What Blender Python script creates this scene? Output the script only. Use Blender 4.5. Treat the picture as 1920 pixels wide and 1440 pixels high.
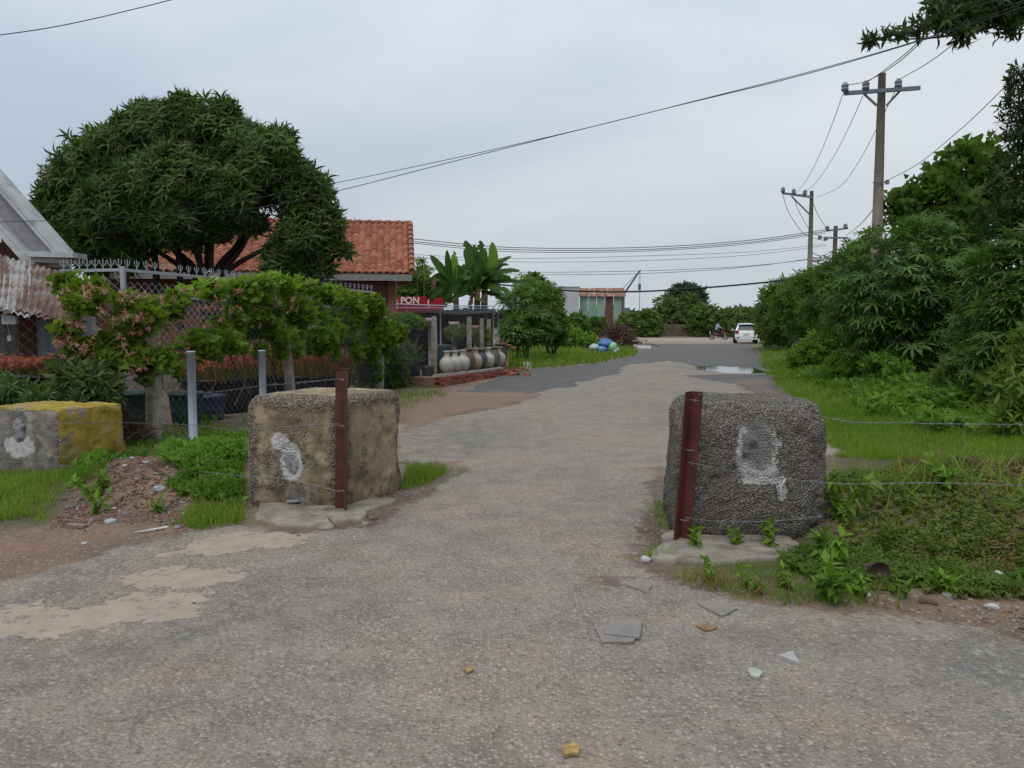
import bpy, bmesh, math, random
import numpy as np
from mathutils import Vector, Matrix

for o in list(bpy.data.objects): bpy.data.objects.remove(o)
SC = bpy.context.scene
COL = SC.collection
R = math.radians
random.seed(7)
RNG = np.random.default_rng(11)

# ------------------------------------------------------------------ camera
CAM_H, FPX, HORIZON = 1.55, 1450.0, 605.0
PITCH = math.atan((720 - HORIZON) / FPX)
cam_d = bpy.data.cameras.new('camera'); cam = bpy.data.objects.new('camera', cam_d)
COL.objects.link(cam); SC.camera = cam
cam.location = (0, 0, CAM_H); cam.rotation_euler = (math.pi / 2 - PITCH, 0, 0)
cam_d.sensor_width = 36; cam_d.lens = 36 * FPX / 1920; cam_d.clip_start = 0.05; cam_d.clip_end = 3000

# ------------------------------------------------------------------ sky, sun, exposure
SUN_EL, SUN_AZ = 58, 205      # azimuth clockwise from +Y : behind the camera, a little to the left
w = bpy.data.worlds.new('World'); SC.world = w; w.use_nodes = True
nt = w.node_tree; nt.nodes.clear()
def wn(t, **k):
    n = nt.nodes.new(t)
    for a, b in k.items(): setattr(n, a, b)
    return n
sky = wn('ShaderNodeTexSky', sky_type='NISHITA', sun_disc=False, sun_elevation=R(SUN_EL), sun_rotation=R(SUN_AZ))
tc = wn('ShaderNodeTexCoord')
mp = wn('ShaderNodeMapping'); mp.inputs['Scale'].default_value = (1.0, 1.0, 2.6); mp.inputs['Rotation'].default_value = (.12, .05, .4)
nz = wn('ShaderNodeTexNoise'); nz.inputs['Scale'].default_value = 1.25; nz.inputs['Detail'].default_value = 7; nz.inputs['Roughness'].default_value = .52
nz.inputs['Distortion'].default_value = .35
rp = wn('ShaderNodeValToRGB')
rp.color_ramp.elements[0].position = .36; rp.color_ramp.elements[0].color = (4.5, 5.25, 6.15, 1)
rp.color_ramp.elements[1].position = .66; rp.color_ramp.elements[1].color = (6.55, 6.9, 7.3, 1)
mx = wn('ShaderNodeMix', data_type='RGBA'); mx.inputs[0].default_value = .92
bg = wn('ShaderNodeBackground'); bg.inputs[1].default_value = .1
wo = wn('ShaderNodeOutputWorld')
L = nt.links.new
L(tc.outputs['Generated'], mp.inputs[0]); L(mp.outputs[0], nz.inputs['Vector']); L(nz.outputs[0], rp.inputs[0])
# an overcast sky grows brighter towards the zenith
sx = wn('ShaderNodeSeparateXYZ'); L(tc.outputs['Generated'], sx.inputs[0])
zg = wn('ShaderNodeMapRange'); zg.inputs['From Min'].default_value = .1; zg.inputs['From Max'].default_value = 1.0; zg.inputs['To Min'].default_value = 1.0; zg.inputs['To Max'].default_value = 2.0
L(sx.outputs[2], zg.inputs[0])
zm = wn('ShaderNodeVectorMath', operation='SCALE'); L(rp.outputs[0], zm.inputs[0]); L(zg.outputs[0], zm.inputs['Scale'])
L(sky.outputs[0], mx.inputs[6]); L(zm.outputs[0], mx.inputs[7]); L(mx.outputs[2], bg.inputs[0]); L(bg.outputs[0], wo.inputs[0])
sun_d = bpy.data.lights.new('sun', 'SUN'); sun = bpy.data.objects.new('sun', sun_d); COL.objects.link(sun)
sun_d.energy = 1.4; sun_d.angle = R(28); sun_d.color = (1, .96, .9)
sd = Vector((math.sin(R(SUN_AZ)) * math.cos(R(SUN_EL)), math.cos(R(SUN_AZ)) * math.cos(R(SUN_EL)), math.sin(R(SUN_EL))))
sun.rotation_euler = sd.to_track_quat('Z', 'Y').to_euler(); sun.location = (0, -10, 30)
SC.render.engine = 'CYCLES'
vs = SC.view_settings
vs.view_transform = 'Standard'; vs.look = 'None'; vs.exposure = 0; vs.gamma = 1; vs.use_curve_mapping = False

# ------------------------------------------------------------------ measuring helpers
CT, ST = math.cos(PITCH), math.sin(PITCH)
def P(px, py, Y):
    u, v = (px - 960) / FPX, -(py - 720) / FPX
    d = np.array((u, CT + v * ST, -ST + v * CT)); return d * (Y / d[1]) + np.array((0, 0, CAM_H))
def G(px, py, z=0.0):
    u, v = (px - 960) / FPX, -(py - 720) / FPX
    d = np.array((u, CT + v * ST, -ST + v * CT)); return d * ((z - CAM_H) / d[2]) + np.array((0, 0, CAM_H))
def GV(px, py):
    u = (px - 960) / FPX; v = -(py - 720) / FPX
    dz = -ST + v * CT; t = -CAM_H / dz
    return np.stack([u * t, (CT + v * ST) * t], -1)
def PXW(n, Y): return n * Y / FPX            # pixels -> metres at a depth

def _hash(ix, iy, iz, seed):
    h = (ix * 374761393 + iy * 668265263 + iz * 2147483647 + seed * 1274126177) & 0xFFFFFFFF
    h = ((h ^ (h >> 13)) * 1274126177) & 0xFFFFFFFF
    return ((h ^ (h >> 16)) & 0xFFFF) / 65535.0
def vnoise(p, scale=1.0, seed=0, octv=3):
    p = np.asarray(p, float)
    if p.shape[-1] == 2: p = np.concatenate([p, np.zeros(p.shape[:-1] + (1,))], -1)
    out = 0; amp = .5; tot = 0
    for o in range(octv):
        q = p * scale * 2 ** o; i = np.floor(q).astype(np.int64); f = q - i; f = f * f * (3 - 2 * f); r = 0
        for dx in (0, 1):
            for dy in (0, 1):
                for dz in (0, 1):
                    wgt = (f[..., 0] if dx else 1 - f[..., 0]) * (f[..., 1] if dy else 1 - f[..., 1]) * (f[..., 2] if dz else 1 - f[..., 2])
                    r = r + wgt * _hash(i[..., 0] + dx, i[..., 1] + dy, i[..., 2] + dz, seed + o * 17)
        out = out + amp * r; tot += amp; amp *= .5
    return out / tot                          # 0..1
def sdf(poly, p):
    """signed distance, inside positive"""
    poly = np.asarray(poly, float); d = np.full(len(p), 1e9); ins = np.zeros(len(p), bool); n = len(poly)
    for i in range(n):
        a, b = poly[i], poly[(i + 1) % n]; e = b - a; wv = p - a
        t = np.clip((wv @ e) / max(e @ e, 1e-9), 0, 1)
        d = np.minimum(d, np.hypot(*(wv - t[:, None] * e).T))
        c = ((a[1] > p[:, 1]) != (b[1] > p[:, 1]))
        xx = (b[0] - a[0]) * (p[:, 1] - a[1]) / (b[1] - a[1] + 1e-12) + a[0]
        ins ^= c & (p[:, 0] < xx)
    return np.where(ins, d, -d)
def inpoly(poly, p): return sdf(poly, p) > 0
def gpoly(pts): return np.array([G(*q)[:2] for q in pts])

# ------------------------------------------------------------------ object helpers
def tag(o, label, cat, group=None):
    o['label'] = label; o['category'] = cat
    if group: o['group'] = group
    return o
def thing(name, loc, label, cat, group=None):
    o = bpy.data.objects.new(name, None); COL.objects.link(o); o.empty_display_size = .2
    o.location = tuple(float(v) for v in loc)
    return tag(o, label, cat, group)
def root_loc(o):
    v = Vector((0, 0, 0))
    while o is not None: v = v + o.location; o = o.parent
    return np.array(v)
def make_mesh(name, V, F, mats, smooth=False, attrs=None, mi=None):
    me = bpy.data.meshes.new(name); V = np.asarray(V, np.float32)
    if isinstance(F, np.ndarray):
        k = F.shape[1]; n = len(F)
        me.vertices.add(len(V)); me.vertices.foreach_set('co', V.ravel())
        me.loops.add(n * k); me.loops.foreach_set('vertex_index', F.astype(np.int32).ravel())
        me.polygons.add(n); me.polygons.foreach_set('loop_start', np.arange(0, n * k, k, dtype=np.int32))
        me.polygons.foreach_set('loop_total', np.full(n, k, np.int32)); me.update(calc_edges=True)
    else:
        me.from_pydata([tuple(map(float, v)) for v in V], [], [tuple(map(int, f)) for f in F])
    for m in (mats if isinstance(mats, (list, tuple)) else [mats]): me.materials.append(m)
    if mi is not None: me.polygons.foreach_set('material_index', np.asarray(mi, np.int32))
    for k_, v in (attrs or {}).items():
        a = me.attributes.new(k_, 'FLOAT', 'POINT'); a.data.foreach_set('value', np.asarray(v, np.float32))
    if smooth: me.polygons.foreach_set('use_smooth', np.ones(len(me.polygons), bool))
    me.update(); return me
def obj(name, V, F, mats, parent=None, smooth=False, attrs=None, kind=None, mi=None, origin=None):
    """V in world coordinates; with a parent they become local to the thing's base"""
    V = np.asarray(V, float)
    if parent is not None: V = V - root_loc(parent)
    loc = np.zeros(3)
    if origin is not None:
        loc = np.asarray(origin, float) - (root_loc(parent) if parent is not None else 0); V = V - loc
    o = bpy.data.objects.new(name, make_mesh(name, V, F, mats, smooth, attrs, mi)); COL.objects.link(o)
    o.location = tuple(loc)
    if parent is not None: o.parent = parent
    if kind: o['kind'] = kind
    return o
def inst(name, me, parent, loc, rot=None, scale=None):
    o = bpy.data.objects.new(name, me); COL.objects.link(o)
    if parent is not None: o.parent = parent; loc = np.asarray(loc, float) - root_loc(parent)
    o.location = tuple(float(v) for v in loc)
    if rot is not None:
        if isinstance(rot, Matrix): o.rotation_euler = rot.to_euler()
        else: o.rotation_euler = rot
    if scale is not None: o.scale = (scale,) * 3 if np.isscalar(scale) else scale
    return o

class MB:
    """collects quads / polygons of one mesh"""
    def __init__(s): s.V = []; s.F = []; s.n = 0; s.m = []
    def add(s, V, F, m=0):
        V = np.asarray(V, float); s.V.append(V)
        for f in F: s.F.append(tuple(int(i) + s.n for i in f)); s.m.append(m)
        s.n += len(V); return s
    def box(s, c, size, rot=None, m=0, taper=1.0):
        h = np.asarray(size, float) / 2
        v = np.array([(x, y, z) for z in (-1, 1) for y in (-1, 1) for x in (-1, 1)], float)
        v[v[:, 2] > 0, :2] *= taper
        v = v * h
        if rot is not None: v = v @ np.asarray(rot).T
        return s.add(v + np.asarray(c, float), [(0, 2, 3, 1), (4, 5, 7, 6), (0, 1, 5, 4), (2, 6, 7, 3), (0, 4, 6, 2), (1, 3, 7, 5)], m)
    def tube(s, pts, r, n=6, m=0, cap=True):
        V, F = tube(pts, r, n, cap); return s.add(V, F, m)
    def bar(s, a, b, wd, th, m=0):
        a = np.asarray(a, float); b = np.asarray(b, float); d = b - a; l = np.linalg.norm(d); d /= l
        up = np.array((0, 0, 1.)) if abs(d[2]) < .9 else np.array((0, 1., 0))
        x = np.cross(d, up); x /= np.linalg.norm(x); y = np.cross(x, d)
        return s.box((a + b) / 2, (wd, l, th), np.stack([x, d, y], 1), m)
    def lathe(s, prof, c, n=16, m=0):
        prof = np.asarray(prof, float); k = len(prof); a = np.linspace(0, 2 * np.pi, n, endpoint=False)
        V = np.stack([prof[:, None, 0] * np.cos(a), prof[:, None, 0] * np.sin(a), np.repeat(prof[:, 1:2], n, 1)], -1).reshape(-1, 3) + np.asarray(c, float)
        F = [(i * n + j, i * n + (j + 1) % n, (i + 1) * n + (j + 1) % n, (i + 1) * n + j) for i in range(k - 1) for j in range(n)]
        return s.add(V, F, m)
    def prism(s, poly, z0, z1, m=0):
        n = len(poly); V = [(p[0], p[1], z0) for p in poly] + [(p[0], p[1], z1) for p in poly]
        F = [tuple(range(n))[::-1], tuple(range(n, 2 * n))] + [(i, (i + 1) % n, n + (i + 1) % n, n + i) for i in range(n)]
        return s.add(V, F, m)
    def build(s, name, mats, parent=None, smooth=False, kind=None, origin=None):
        return obj(name, np.concatenate(s.V), s.F, mats, parent, smooth, None, kind, s.m, origin)
    def mesh(s, name, mats, smooth=False): return make_mesh(name, np.concatenate(s.V), s.F, mats, smooth, None, s.m)
def tube(pts, r, n=6, cap=True):
    pts = np.asarray(pts, float); k = len(pts); r = np.broadcast_to(np.asarray(r, float), (k,))
    t = np.gradient(pts, axis=0); t /= np.linalg.norm(t, axis=1)[:, None] + 1e-12
    ref = np.array((0, 0, 1.)) if abs(t[:, 2]).mean() < .8 else np.array((0, 1., 0))
    x = np.cross(t, ref); x /= np.linalg.norm(x, axis=1)[:, None] + 1e-12; y = np.cross(x, t)
    a = np.linspace(0, 2 * np.pi, n, endpoint=False)
    V = (pts[:, None] + r[:, None, None] * (np.cos(a)[None, :, None] * x[:, None] + np.sin(a)[None, :, None] * y[:, None])).reshape(-1, 3)
    F = [(i * n + j, i * n + (j + 1) % n, (i + 1) * n + (j + 1) % n, (i + 1) * n + j) for i in range(k - 1) for j in range(n)]
    if cap: F += [tuple(range(n)), tuple(range((k - 1) * n, k * n))[::-1]]
    return V, F
def spline(pts, n=24):
    pts = np.asarray(pts, float); k = len(pts)
    if k == 2: return pts[0] + (pts[1] - pts[0]) * np.linspace(0, 1, n)[:, None]
    q = np.concatenate([[2 * pts[0] - pts[1]], pts, [2 * pts[-1] - pts[-2]]]); out = []
    for i in range(k - 1):
        p0, p1, p2, p3 = q[i:i + 4]; t = np.linspace(0, 1, max(3, n // (k - 1)), endpoint=False)[:, None]
        out.append(.5 * (2 * p1 + (p2 - p0) * t + (2 * p0 - 5 * p1 + 4 * p2 - p3) * t ** 2 + (3 * p1 - p0 - 3 * p2 + p3) * t ** 3))
    return np.concatenate(out + [pts[-1:]])

# ------------------------------------------------------------------ materials
class NT:
    def __init__(s, name):
        s.m = bpy.data.materials.new(name); s.m.use_nodes = True; s.t = s.m.node_tree
        s.b = s.t.nodes['Principled BSDF']; s.out = s.t.nodes['Material Output']; s._co = None
        s.b.inputs['Specular IOR Level'].default_value = .3
    def n(s, t, **k):
        n = s.t.nodes.new(t)
        for a, b in k.items(): setattr(n, a, b)
        return n
    def l(s, a, b): s.t.links.new(a, b)
    def co(s):
        if s._co is None: s._co = s.n('ShaderNodeTexCoord').outputs['Object']
        return s._co
    def noise(s, scale, detail=4, rough=.55, vec=None, dist=0):
        n = s.n('ShaderNodeTexNoise'); n.inputs['Scale'].default_value = scale; n.inputs['Detail'].default_value = detail
        n.inputs['Roughness'].default_value = rough; n.inputs['Distortion'].default_value = dist
        s.l(vec or s.co(), n.inputs['Vector']); return n.outputs['Fac']
    def vor(s, scale, feature='F1', rand=1.0):
        n = s.n('ShaderNodeTexVoronoi', feature=feature); n.inputs['Scale'].default_value = scale
        n.inputs['Randomness'].default_value = rand; s.l(s.co(), n.inputs['Vector']); return n
    def ramp(s, fac, stops):
        n = s.n('ShaderNodeValToRGB'); e = n.color_ramp.elements
        while len(e) < len(stops): e.new(.5)
        for i, (p, c) in enumerate(stops):
            e[i].position = p; e[i].color = (c, c, c, 1) if np.isscalar(c) else tuple(c) + (1,)
        s.l(fac, n.inputs[0]); return n.outputs[0]
    def mix(s, fac, a, b, mode='MIX'):
        n = s.n('ShaderNodeMix', data_type='RGBA', blend_type=mode)
        for i, v in ((0, fac), (6, a), (7, b)):
            if hasattr(v, 'is_output'): s.l(v, n.inputs[i])
            elif np.isscalar(v): n.inputs[i].default_value = v if i == 0 else (v, v, v, 1)
            else: n.inputs[i].default_value = tuple(v) + (1,)
        return n.outputs[2]
    def math(s, op, a, b=0.0, clamp=False):
        n = s.n('ShaderNodeMath', operation=op, use_clamp=clamp)
        for i, v in enumerate((a, b)):
            if hasattr(v, 'is_output'): s.l(v, n.inputs[i])
            else: n.inputs[i].default_value = v
        return n.outputs[0]
    def attr(s, name): return s.n('ShaderNodeAttribute', attribute_name=name).outputs['Fac']
    def step(s, v, lo, hi):
        n = s.n('ShaderNodeMapRange'); n.inputs['From Min'].default_value = lo; n.inputs['From Max'].default_value = hi
        s.l(v, n.inputs['Value']); return n.outputs[0]
    def bump(s, h, strength=.5, dist=.01):
        n = s.n('ShaderNodeBump'); n.inputs['Strength'].default_value = strength; n.inputs['Distance'].default_value = dist
        s.l(h, n.inputs['Height']); s.l(n.outputs[0], s.b.inputs['Normal'])
    def col(s, c):
        if hasattr(c, 'is_output'): s.l(c, s.b.inputs['Base Color'])
        else: s.b.inputs['Base Color'].default_value = tuple(c) + (1,)
    def rough(s, r):
        if hasattr(r, 'is_output'): s.l(r, s.b.inputs['Roughness'])
        else: s.b.inputs['Roughness'].default_value = r
MC = {}
def simple(name, c, rough=.7, var=.25, scale=6, metal=0, bump=0, spec=.3, dirt=None):
    if name in MC: return MC[name]
    s = NT(name); c = np.array(c)
    f = s.noise(scale, 5, .6)
    cc = s.ramp(f, [(.3, tuple(c * (1 - var))), (.7, tuple(np.minimum(c * (1 + var), .95)))])
    if dirt is not None:
        cc = s.mix(s.ramp(s.noise(scale * .6, 6, .7), [(.48, 0.), (.66, 1.)]), cc, dirt)
    s.col(cc); s.rough(rough); s.b.inputs['Metallic'].default_value = metal; s.b.inputs['Specular IOR Level'].default_value = spec
    if bump: s.bump(s.noise(scale * 6, 4), bump, .01)
    MC[name] = s.m; return s.m
def leaf_mat(name, dark, light, trans=.3, rough=.5, yellow=None):
    if name in MC: return MC[name]
    s = NT(name); dark = tuple(np.array(dark) * (1.2, 1.1, .95)); light = tuple(np.array(light) * (1.28, 1.14, .92))
    r = s.math('ADD', s.attr('rnd'), s.math('MULTIPLY', s.n('ShaderNodeObjectInfo').outputs['Random'], .35))
    st = [(.0, dark), (.95, light)]
    if yellow is not None: st = [(.0, dark), (.85, light), (.99, yellow)]
    c = s.ramp(r, st); c = s.mix(s.step(s.noise(1.3, 3), .3, .7), c, s.mix(1.0, c, (.72, .78, .7), 'MULTIPLY'))
    s.col(c); s.rough(min(rough + .12, .75)); s.b.inputs['Specular IOR Level'].default_value = .22
    tr = s.n('ShaderNodeBsdfTranslucent'); s.l(s.mix(1.0, c, (1.15, 1.25, .6), 'MULTIPLY'), tr.inputs['Color'])
    ms = s.n('ShaderNodeMixShader'); ms.inputs[0].default_value = trans
    s.l(s.b.outputs[0], ms.inputs[1]); s.l(tr.outputs[0], ms.inputs[2]); s.l(ms.outputs[0], s.out.inputs[0])
    MC[name] = s.m; return s.m

# ------------------------------------------------------------------ leaf templates (length 1 along +x, face +z)
def leaf_t(wd=.25, droop=.15, fold=.06):
    V = np.array([(0, 0, 0), (.38, wd, fold), (.38, -wd, fold), (.42, 0, 0), (1, 0, -droop)], float)
    return V, np.array([(0, 3, 1), (0, 2, 3), (1, 3, 4), (3, 2, 4)])
def lance_t(wd=.12, droop=.35):
    V = np.array([(0, 0, 0), (.3, wd, .05), (.3, -wd, .05), (.68, wd * .8, -.06), (.68, -wd * .8, -.06), (1, 0, -droop)], float)
    return V, np.array([(0, 2, 1), (1, 2, 3), (2, 4, 3), (3, 4, 5)])
def palm_t(lobes=8, inner=.34, droop=.18):
    V = [(0, 0, 0)]; F = []; an = np.linspace(-2.55, 2.55, lobes)
    for i, a in enumerate(an):
        l = 1 - .28 * abs(a) / 2.55
        for (rr, da, zz) in ((.3 * l, -.2, .03), (.68 * l, -.13, 0), (l, 0, -droop), (.68 * l, .13, 0), (.3 * l, .2, .03)):
            V.append((rr * math.cos(a + da), rr * math.sin(a + da), zz))
        b = 1 + 5 * i
        F += [(0, b, b + 4), (b, b + 1, b + 4), (b + 1, b + 3, b + 4), (b + 1, b + 2, b + 3)]
        if i: F.append((0, b - 1, b))
    V = np.array(V); V[:, 0] += .1
    return V, np.array(F)
def rot_to(dirs, roll, up_bias=None):
    d = dirs / (np.linalg.norm(dirs, axis=1)[:, None] + 1e-9)
    up = np.tile((0, 0, 1.), (len(d), 1)); up[abs(d[:, 2]) > .95] = (0, 1, 0)
    y = np.cross(up, d); y /= np.linalg.norm(y, axis=1)[:, None]; z = np.cross(d, y)
    c, s_ = np.cos(roll)[:, None], np.sin(roll)[:, None]
    y2 = y * c + z * s_; z2 = -y * s_ + z * c
    return np.stack([d, y2, z2], -1)
def inst_mesh(t, pos, rot, sc):
    tv, tf = t; k = len(tv)
    V = np.einsum('nij,kj->nki', rot, tv) * np.asarray(sc).reshape(-1, 1, 1) + pos[:, None]
    F = (tf[None] + (np.arange(len(pos)) * k)[:, None, None]).reshape(-1, tf.shape[1])
    return V.reshape(-1, 3), F, k
def rosette(t, n, spread=1.0, rng=RNG, jitter=.25, rise=.35):
    """n leaves round the +x axis of the twig"""
    out = []; fs = []; k = len(t[0])
    for i in range(n):
        a = i * 2.4 + rng.normal(0, .2); el = spread * (.55 + .6 * (i / n)) + rng.normal(0, .12)
        d = np.array([[math.cos(el), math.sin(el) * math.cos(a), math.sin(el) * math.sin(a)]])
        Rm = rot_to(d, np.array([rng.normal(0, .3)]))[0]
        # leaf upper side turned to the twig's tip
        x = d[0]; z = np.array((1, 0, 0)) - x * x[0]; nz_ = np.linalg.norm(z); z = z / nz_ if nz_ > .05 else Rm[:, 2]
        y = np.cross(z, x); Rm = np.stack([x, y, z], 1)
        out.append((t[0] * rng.uniform(1 - jitter, 1 + jitter)) @ Rm.T + np.array((-(i / n) * rise, 0, 0))); fs.append(t[1] + i * k)
    return np.concatenate(out), np.concatenate(fs)
def unit(n, rng=RNG, up=0.0):
    v = rng.normal(size=(n, 3)); v[:, 2] += up; return v / np.linalg.norm(v, axis=1)[:, None]
def crown_pts(blobs, n, rng=RNG, shell=.35, up=.3, rag=.22):
    """points near the surface of overlapping blobs (x,y,z,rx,ry,rz) with outward directions"""
    B = np.asarray(blobs, float); wgt = (B[:, 3] * B[:, 5]) ; wgt = wgt / wgt.sum()
    i = rng.choice(len(B), n, p=wgt); d = unit(n, rng, up)
    rr = (1 - shell * rng.random(n) ** 1.5) * (1 + rng.normal(0, rag * .4, n))
    nb = vnoise(d * 1.0 + B[i, :3] * .7, 2.2, 5, 2); rr *= 1 + rag * (nb - .5) * 2; rr = np.minimum(rr, 1.0 + rag * .45)
    p = B[i, :3] + d * B[i, 3:6] * rr[:, None]
    keep = np.ones(n, bool)
    for b in B:
        q = (p - b[:3]) / b[3:6]; keep &= (np.einsum('ij,ij->i', q, q) > .42) | (rng.random(n) < .18)
    return p[keep], d[keep]
def pblob(px, py, rpx, Y, ry=None, sq=1.0):
    c = P(px, py, Y); r = PXW(rpx, Y); return (*c, r, ry or r, r * sq)
def cloud(name, t, pos, dirs, size, mat, parent, rng=RNG, jit=.35, kind=None, svar=.3, smooth=False, shade=None):
    n = len(pos); d = dirs + rng.normal(0, jit, (n, 3))
    rot = rot_to(d, rng.uniform(-.6, .6, n)); sc = size * rng.uniform(1 - svar, 1 + svar, n)
    V, F, k = inst_mesh(t, pos, rot, sc)
    r = np.clip(.5 * rng.random(n) + .5 * vnoise(pos, .9, 3, 2), 0, 1)
    r = np.repeat(r, k) + rng.normal(0, .05, n * k)
    return obj(name, V, F, mat, parent, smooth, {'rnd': np.clip(r, 0, 1)}, kind)
LV = leaf_t(); LVW = leaf_t(.36, .2); LNC = lance_t(); PAL = palm_t()

# ------------------------------------------------------------------ ground and road
road_px = [(0, 1090), (150, 1050), (265, 1015), (380, 992), (470, 990), (560, 1000), (690, 992), (770, 945), (850, 905), (880, 880), (860, 866), (758, 868),
           (740, 800), (850, 782), (960, 760), (1010, 745), (980, 735), (860, 738), (925, 712), (985, 694), (1110, 684), (1185, 668), (1215, 650), (1200, 641)]
road_px_r = [(1405, 641), (1418, 655), (1428, 680), (1445, 702), (1482, 748), (1575, 850), (1500, 870), (1290, 900), (1240, 950), (1205, 1000), (1180, 1045), (1240, 1085), (1330, 1112), (1480, 1140), (1620, 1150), (1750, 1165), (1920, 1205)]
ROAD = np.concatenate([[(-40, -25), (-40, 4.9), (-8, 4.8)], gpoly(road_px), [(-60, 63), (-60, 79), (120, 79), (120, 63)], gpoly(road_px_r), [(9, 3.3), (40, 3.0), (40, -25)]])
DIRT = [gpoly(q) for q in ([(-300, 1130), (0, 1090), (265, 1015), (385, 990), (330, 975), (120, 985), (0, 985), (-300, 985)],
        [(757, 812), (740, 745), (870, 735), (1020, 740), (960, 757), (850, 778)],
        [(430, 985), (450, 940), (770, 905), (860, 880), (790, 930), (700, 990), (560, 1000)],
        [(1205, 1000), (1240, 1080), (1480, 1125), (1700, 1130), (2100, 1160), (2100, 1230), (1800, 1185), (1560, 1150), (1330, 1120), (1180, 1060)],
        [(1108, 1092), (1130, 1086), (1170, 1090), (1180, 1100), (1150, 1108), (1120, 1104)],
        [(1190, 960), (1225, 880), (1265, 880), (1265, 1010), (1210, 1010)])]
RDIRT = gpoly([(1360, 712), (1440, 706), (1500, 760), (1420, 745)])
SAND = [gpoly(q) for q in ([(-60, 1170), (40, 1135), (180, 1140), (250, 1112), (370, 1120), (355, 1150), (250, 1182), (120, 1200), (10, 1202)],
        [(255, 1085), (300, 1062), (445, 1068), (440, 1088), (330, 1108), (262, 1108)],
        [(300, 1045), (395, 1008), (480, 1001), (600, 1001), (560, 1022), (420, 1042)],
        )]
DARK = [gpoly(q) for q in ([(845, 742), (925, 708), (985, 692), (1110, 682), (1190, 668), (1160, 700), (1110, 716), (985, 742)],
        [(1115, 684), (1215, 645), (1420, 645), (1440, 690), (1330, 690), (1250, 676), (1150, 688)], [(1300, 705), (1445, 700), (1480, 745), (1400, 730)])]
GRAV = [gpoly(q) for q in ([(-200, 1300), (-200, 1200), (130, 1205), (420, 1090), (700, 1000), (640, 1120), (300, 1260)], [(0, 1090), (265, 1018), (470, 990), (520, 1000), (300, 1050), (220, 1110), (20, 1140)],
        [(757, 868), (757, 800), (870, 785), (1000, 790), (880, 860)], [(1500, 1150), (1950, 1190), (1950, 1330), (1700, 1260), (1480, 1200)])]
GREEN = [gpoly(q) for q in ([(0, 990), (75, 980), (110, 940), (215, 900), (215, 870), (-200, 870), (-200, 990)],
        [(930, 690), (985, 690), (1110, 681), (1190, 664), (1165, 640), (1060, 622), (940, 640), (900, 660)],
        [(1422, 648), (1432, 690), (1482, 748), (1580, 850), (1575, 905), (2000, 930), (2600, 900), (2600, 640), (1500, 628)],
        [(1230, 1050), (1500, 1080), (1560, 1010), (2300, 1000), (2300, 880), (1560, 900), (1560, 1000), (1270, 1010)])]
def axis(*seg):
    return np.unique(np.round(np.concatenate([np.arange(a, b, s) for a, b, s in seg]), 4))
gx = axis((-900, -100, 80), (-100, -30, 6), (-30, -8, .45), (-8, 6.2, .055), (6.2, 14, .2), (14, 40, .6), (40, 100, 6), (100, 901, 80))
gy = axis((-60, -8, 6), (-8, 1.6, .5), (1.6, 10, .055), (10, 20, .12), (20, 40, .3), (40, 100, .7), (100, 200, 8), (200, 1500, 100))
XX, YY = np.meshgrid(gx, gy); GP = np.stack([XX.ravel(), YY.ravel()], -1)
def fuzz(d, p, amp=.25, scale=2.0, seed=1): return d + amp * (vnoise(p, scale, seed, 4) - .5) * 2
def mound(p, c, rx, ry, h, a=0, seed=2):
    ca, sa = math.cos(a), math.sin(a); q = p - np.asarray(c); u = (q[:, 0] * ca + q[:, 1] * sa) / rx; v = (-q[:, 0] * sa + q[:, 1] * ca) / ry
    f = np.clip(1 - (u * u + v * v), 0, 1); return h * f ** .8 * (1 + .9 * (vnoise(p, 3.2, seed, 4) - .5))
def ground_z(p):
    p = np.asarray(p, float).reshape(-1, 2)
    z = mound(p, (-2.85, 7.5), 1.2, 1.2, .25) + mound(p, (-3.9, 6.9), 1.0, .7, .12, 0, 5)
    z = z + mound(p, (3.75, 5.75), 1.75, 1.15, .38, 0, 6) + mound(p, (5.7, 6.0), 1.6, 1.4, .42, 0, 8)
    z = z + .02 * (vnoise(p, .7, 9) - .5)
    far = np.clip((p[:, 1] - 8) / 6, 0, 1); side = np.clip((p[:, 0] - .27 * p[:, 1] - 2.2) / 4, 0, 1)
    z = z + .35 * side * far * (.4 + vnoise(p, .35, 10)) * np.clip((60 - p[:, 1]) / 20, 0, 1)
    pud = np.clip(1 - np.hypot((p[:, 0] - 7.35) / 1.9, (p[:, 1] - 26.2) / 3.8), 0, 1)
    return z - .09 * pud
Z = ground_z(GP)
near = (GP[:, 1] > 1) & (GP[:, 1] < 12) & (abs(GP[:, 0]) < 8)
roadd = sdf(ROAD, GP)
dirt = np.max([fuzz(sdf(q, GP), GP, .2, 2.6, 21) for q in DIRT], 0)
dirtm = np.clip(.5 + dirt / .42, 0, 1)
sandm = np.clip(.5 + np.max([fuzz(sdf(q, GP), GP, .10 + .01 * GP[:, 1], 4.0, 22) for q in SAND], 0) / .34, 0, 1)
darkm = np.clip(.5 + np.max([fuzz(sdf(q, GP), GP, .45, 1.0, 23) for q in DARK], 0) / .5, 0, 1)
gravm = np.clip(.5 + np.max([fuzz(sdf(q, GP), GP, .3, 2.0, 24) for q in GRAV], 0) / .4, 0, 1)
greenm = np.clip(.5 + np.max([fuzz(sdf(q, GP), GP, .25, 1.5, 25) for q in GREEN], 0) / .3, 0, 1)
roadm = np.clip(.5 + fuzz(roadd, GP, .12, 3.0, 26) / .3, 0, 1)
Z = Z + np.where(near, .006 * (vnoise(GP, 9, 31, 2) - .5) + .012 * (1 - roadm) * (vnoise(GP, 14, 32, 3) - .5) * 2, 0) + .012 * roadm
rd = np.clip(.5 + fuzz(sdf(RDIRT, GP), GP, .4, 1, 27) / .4, 0, 1)
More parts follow.
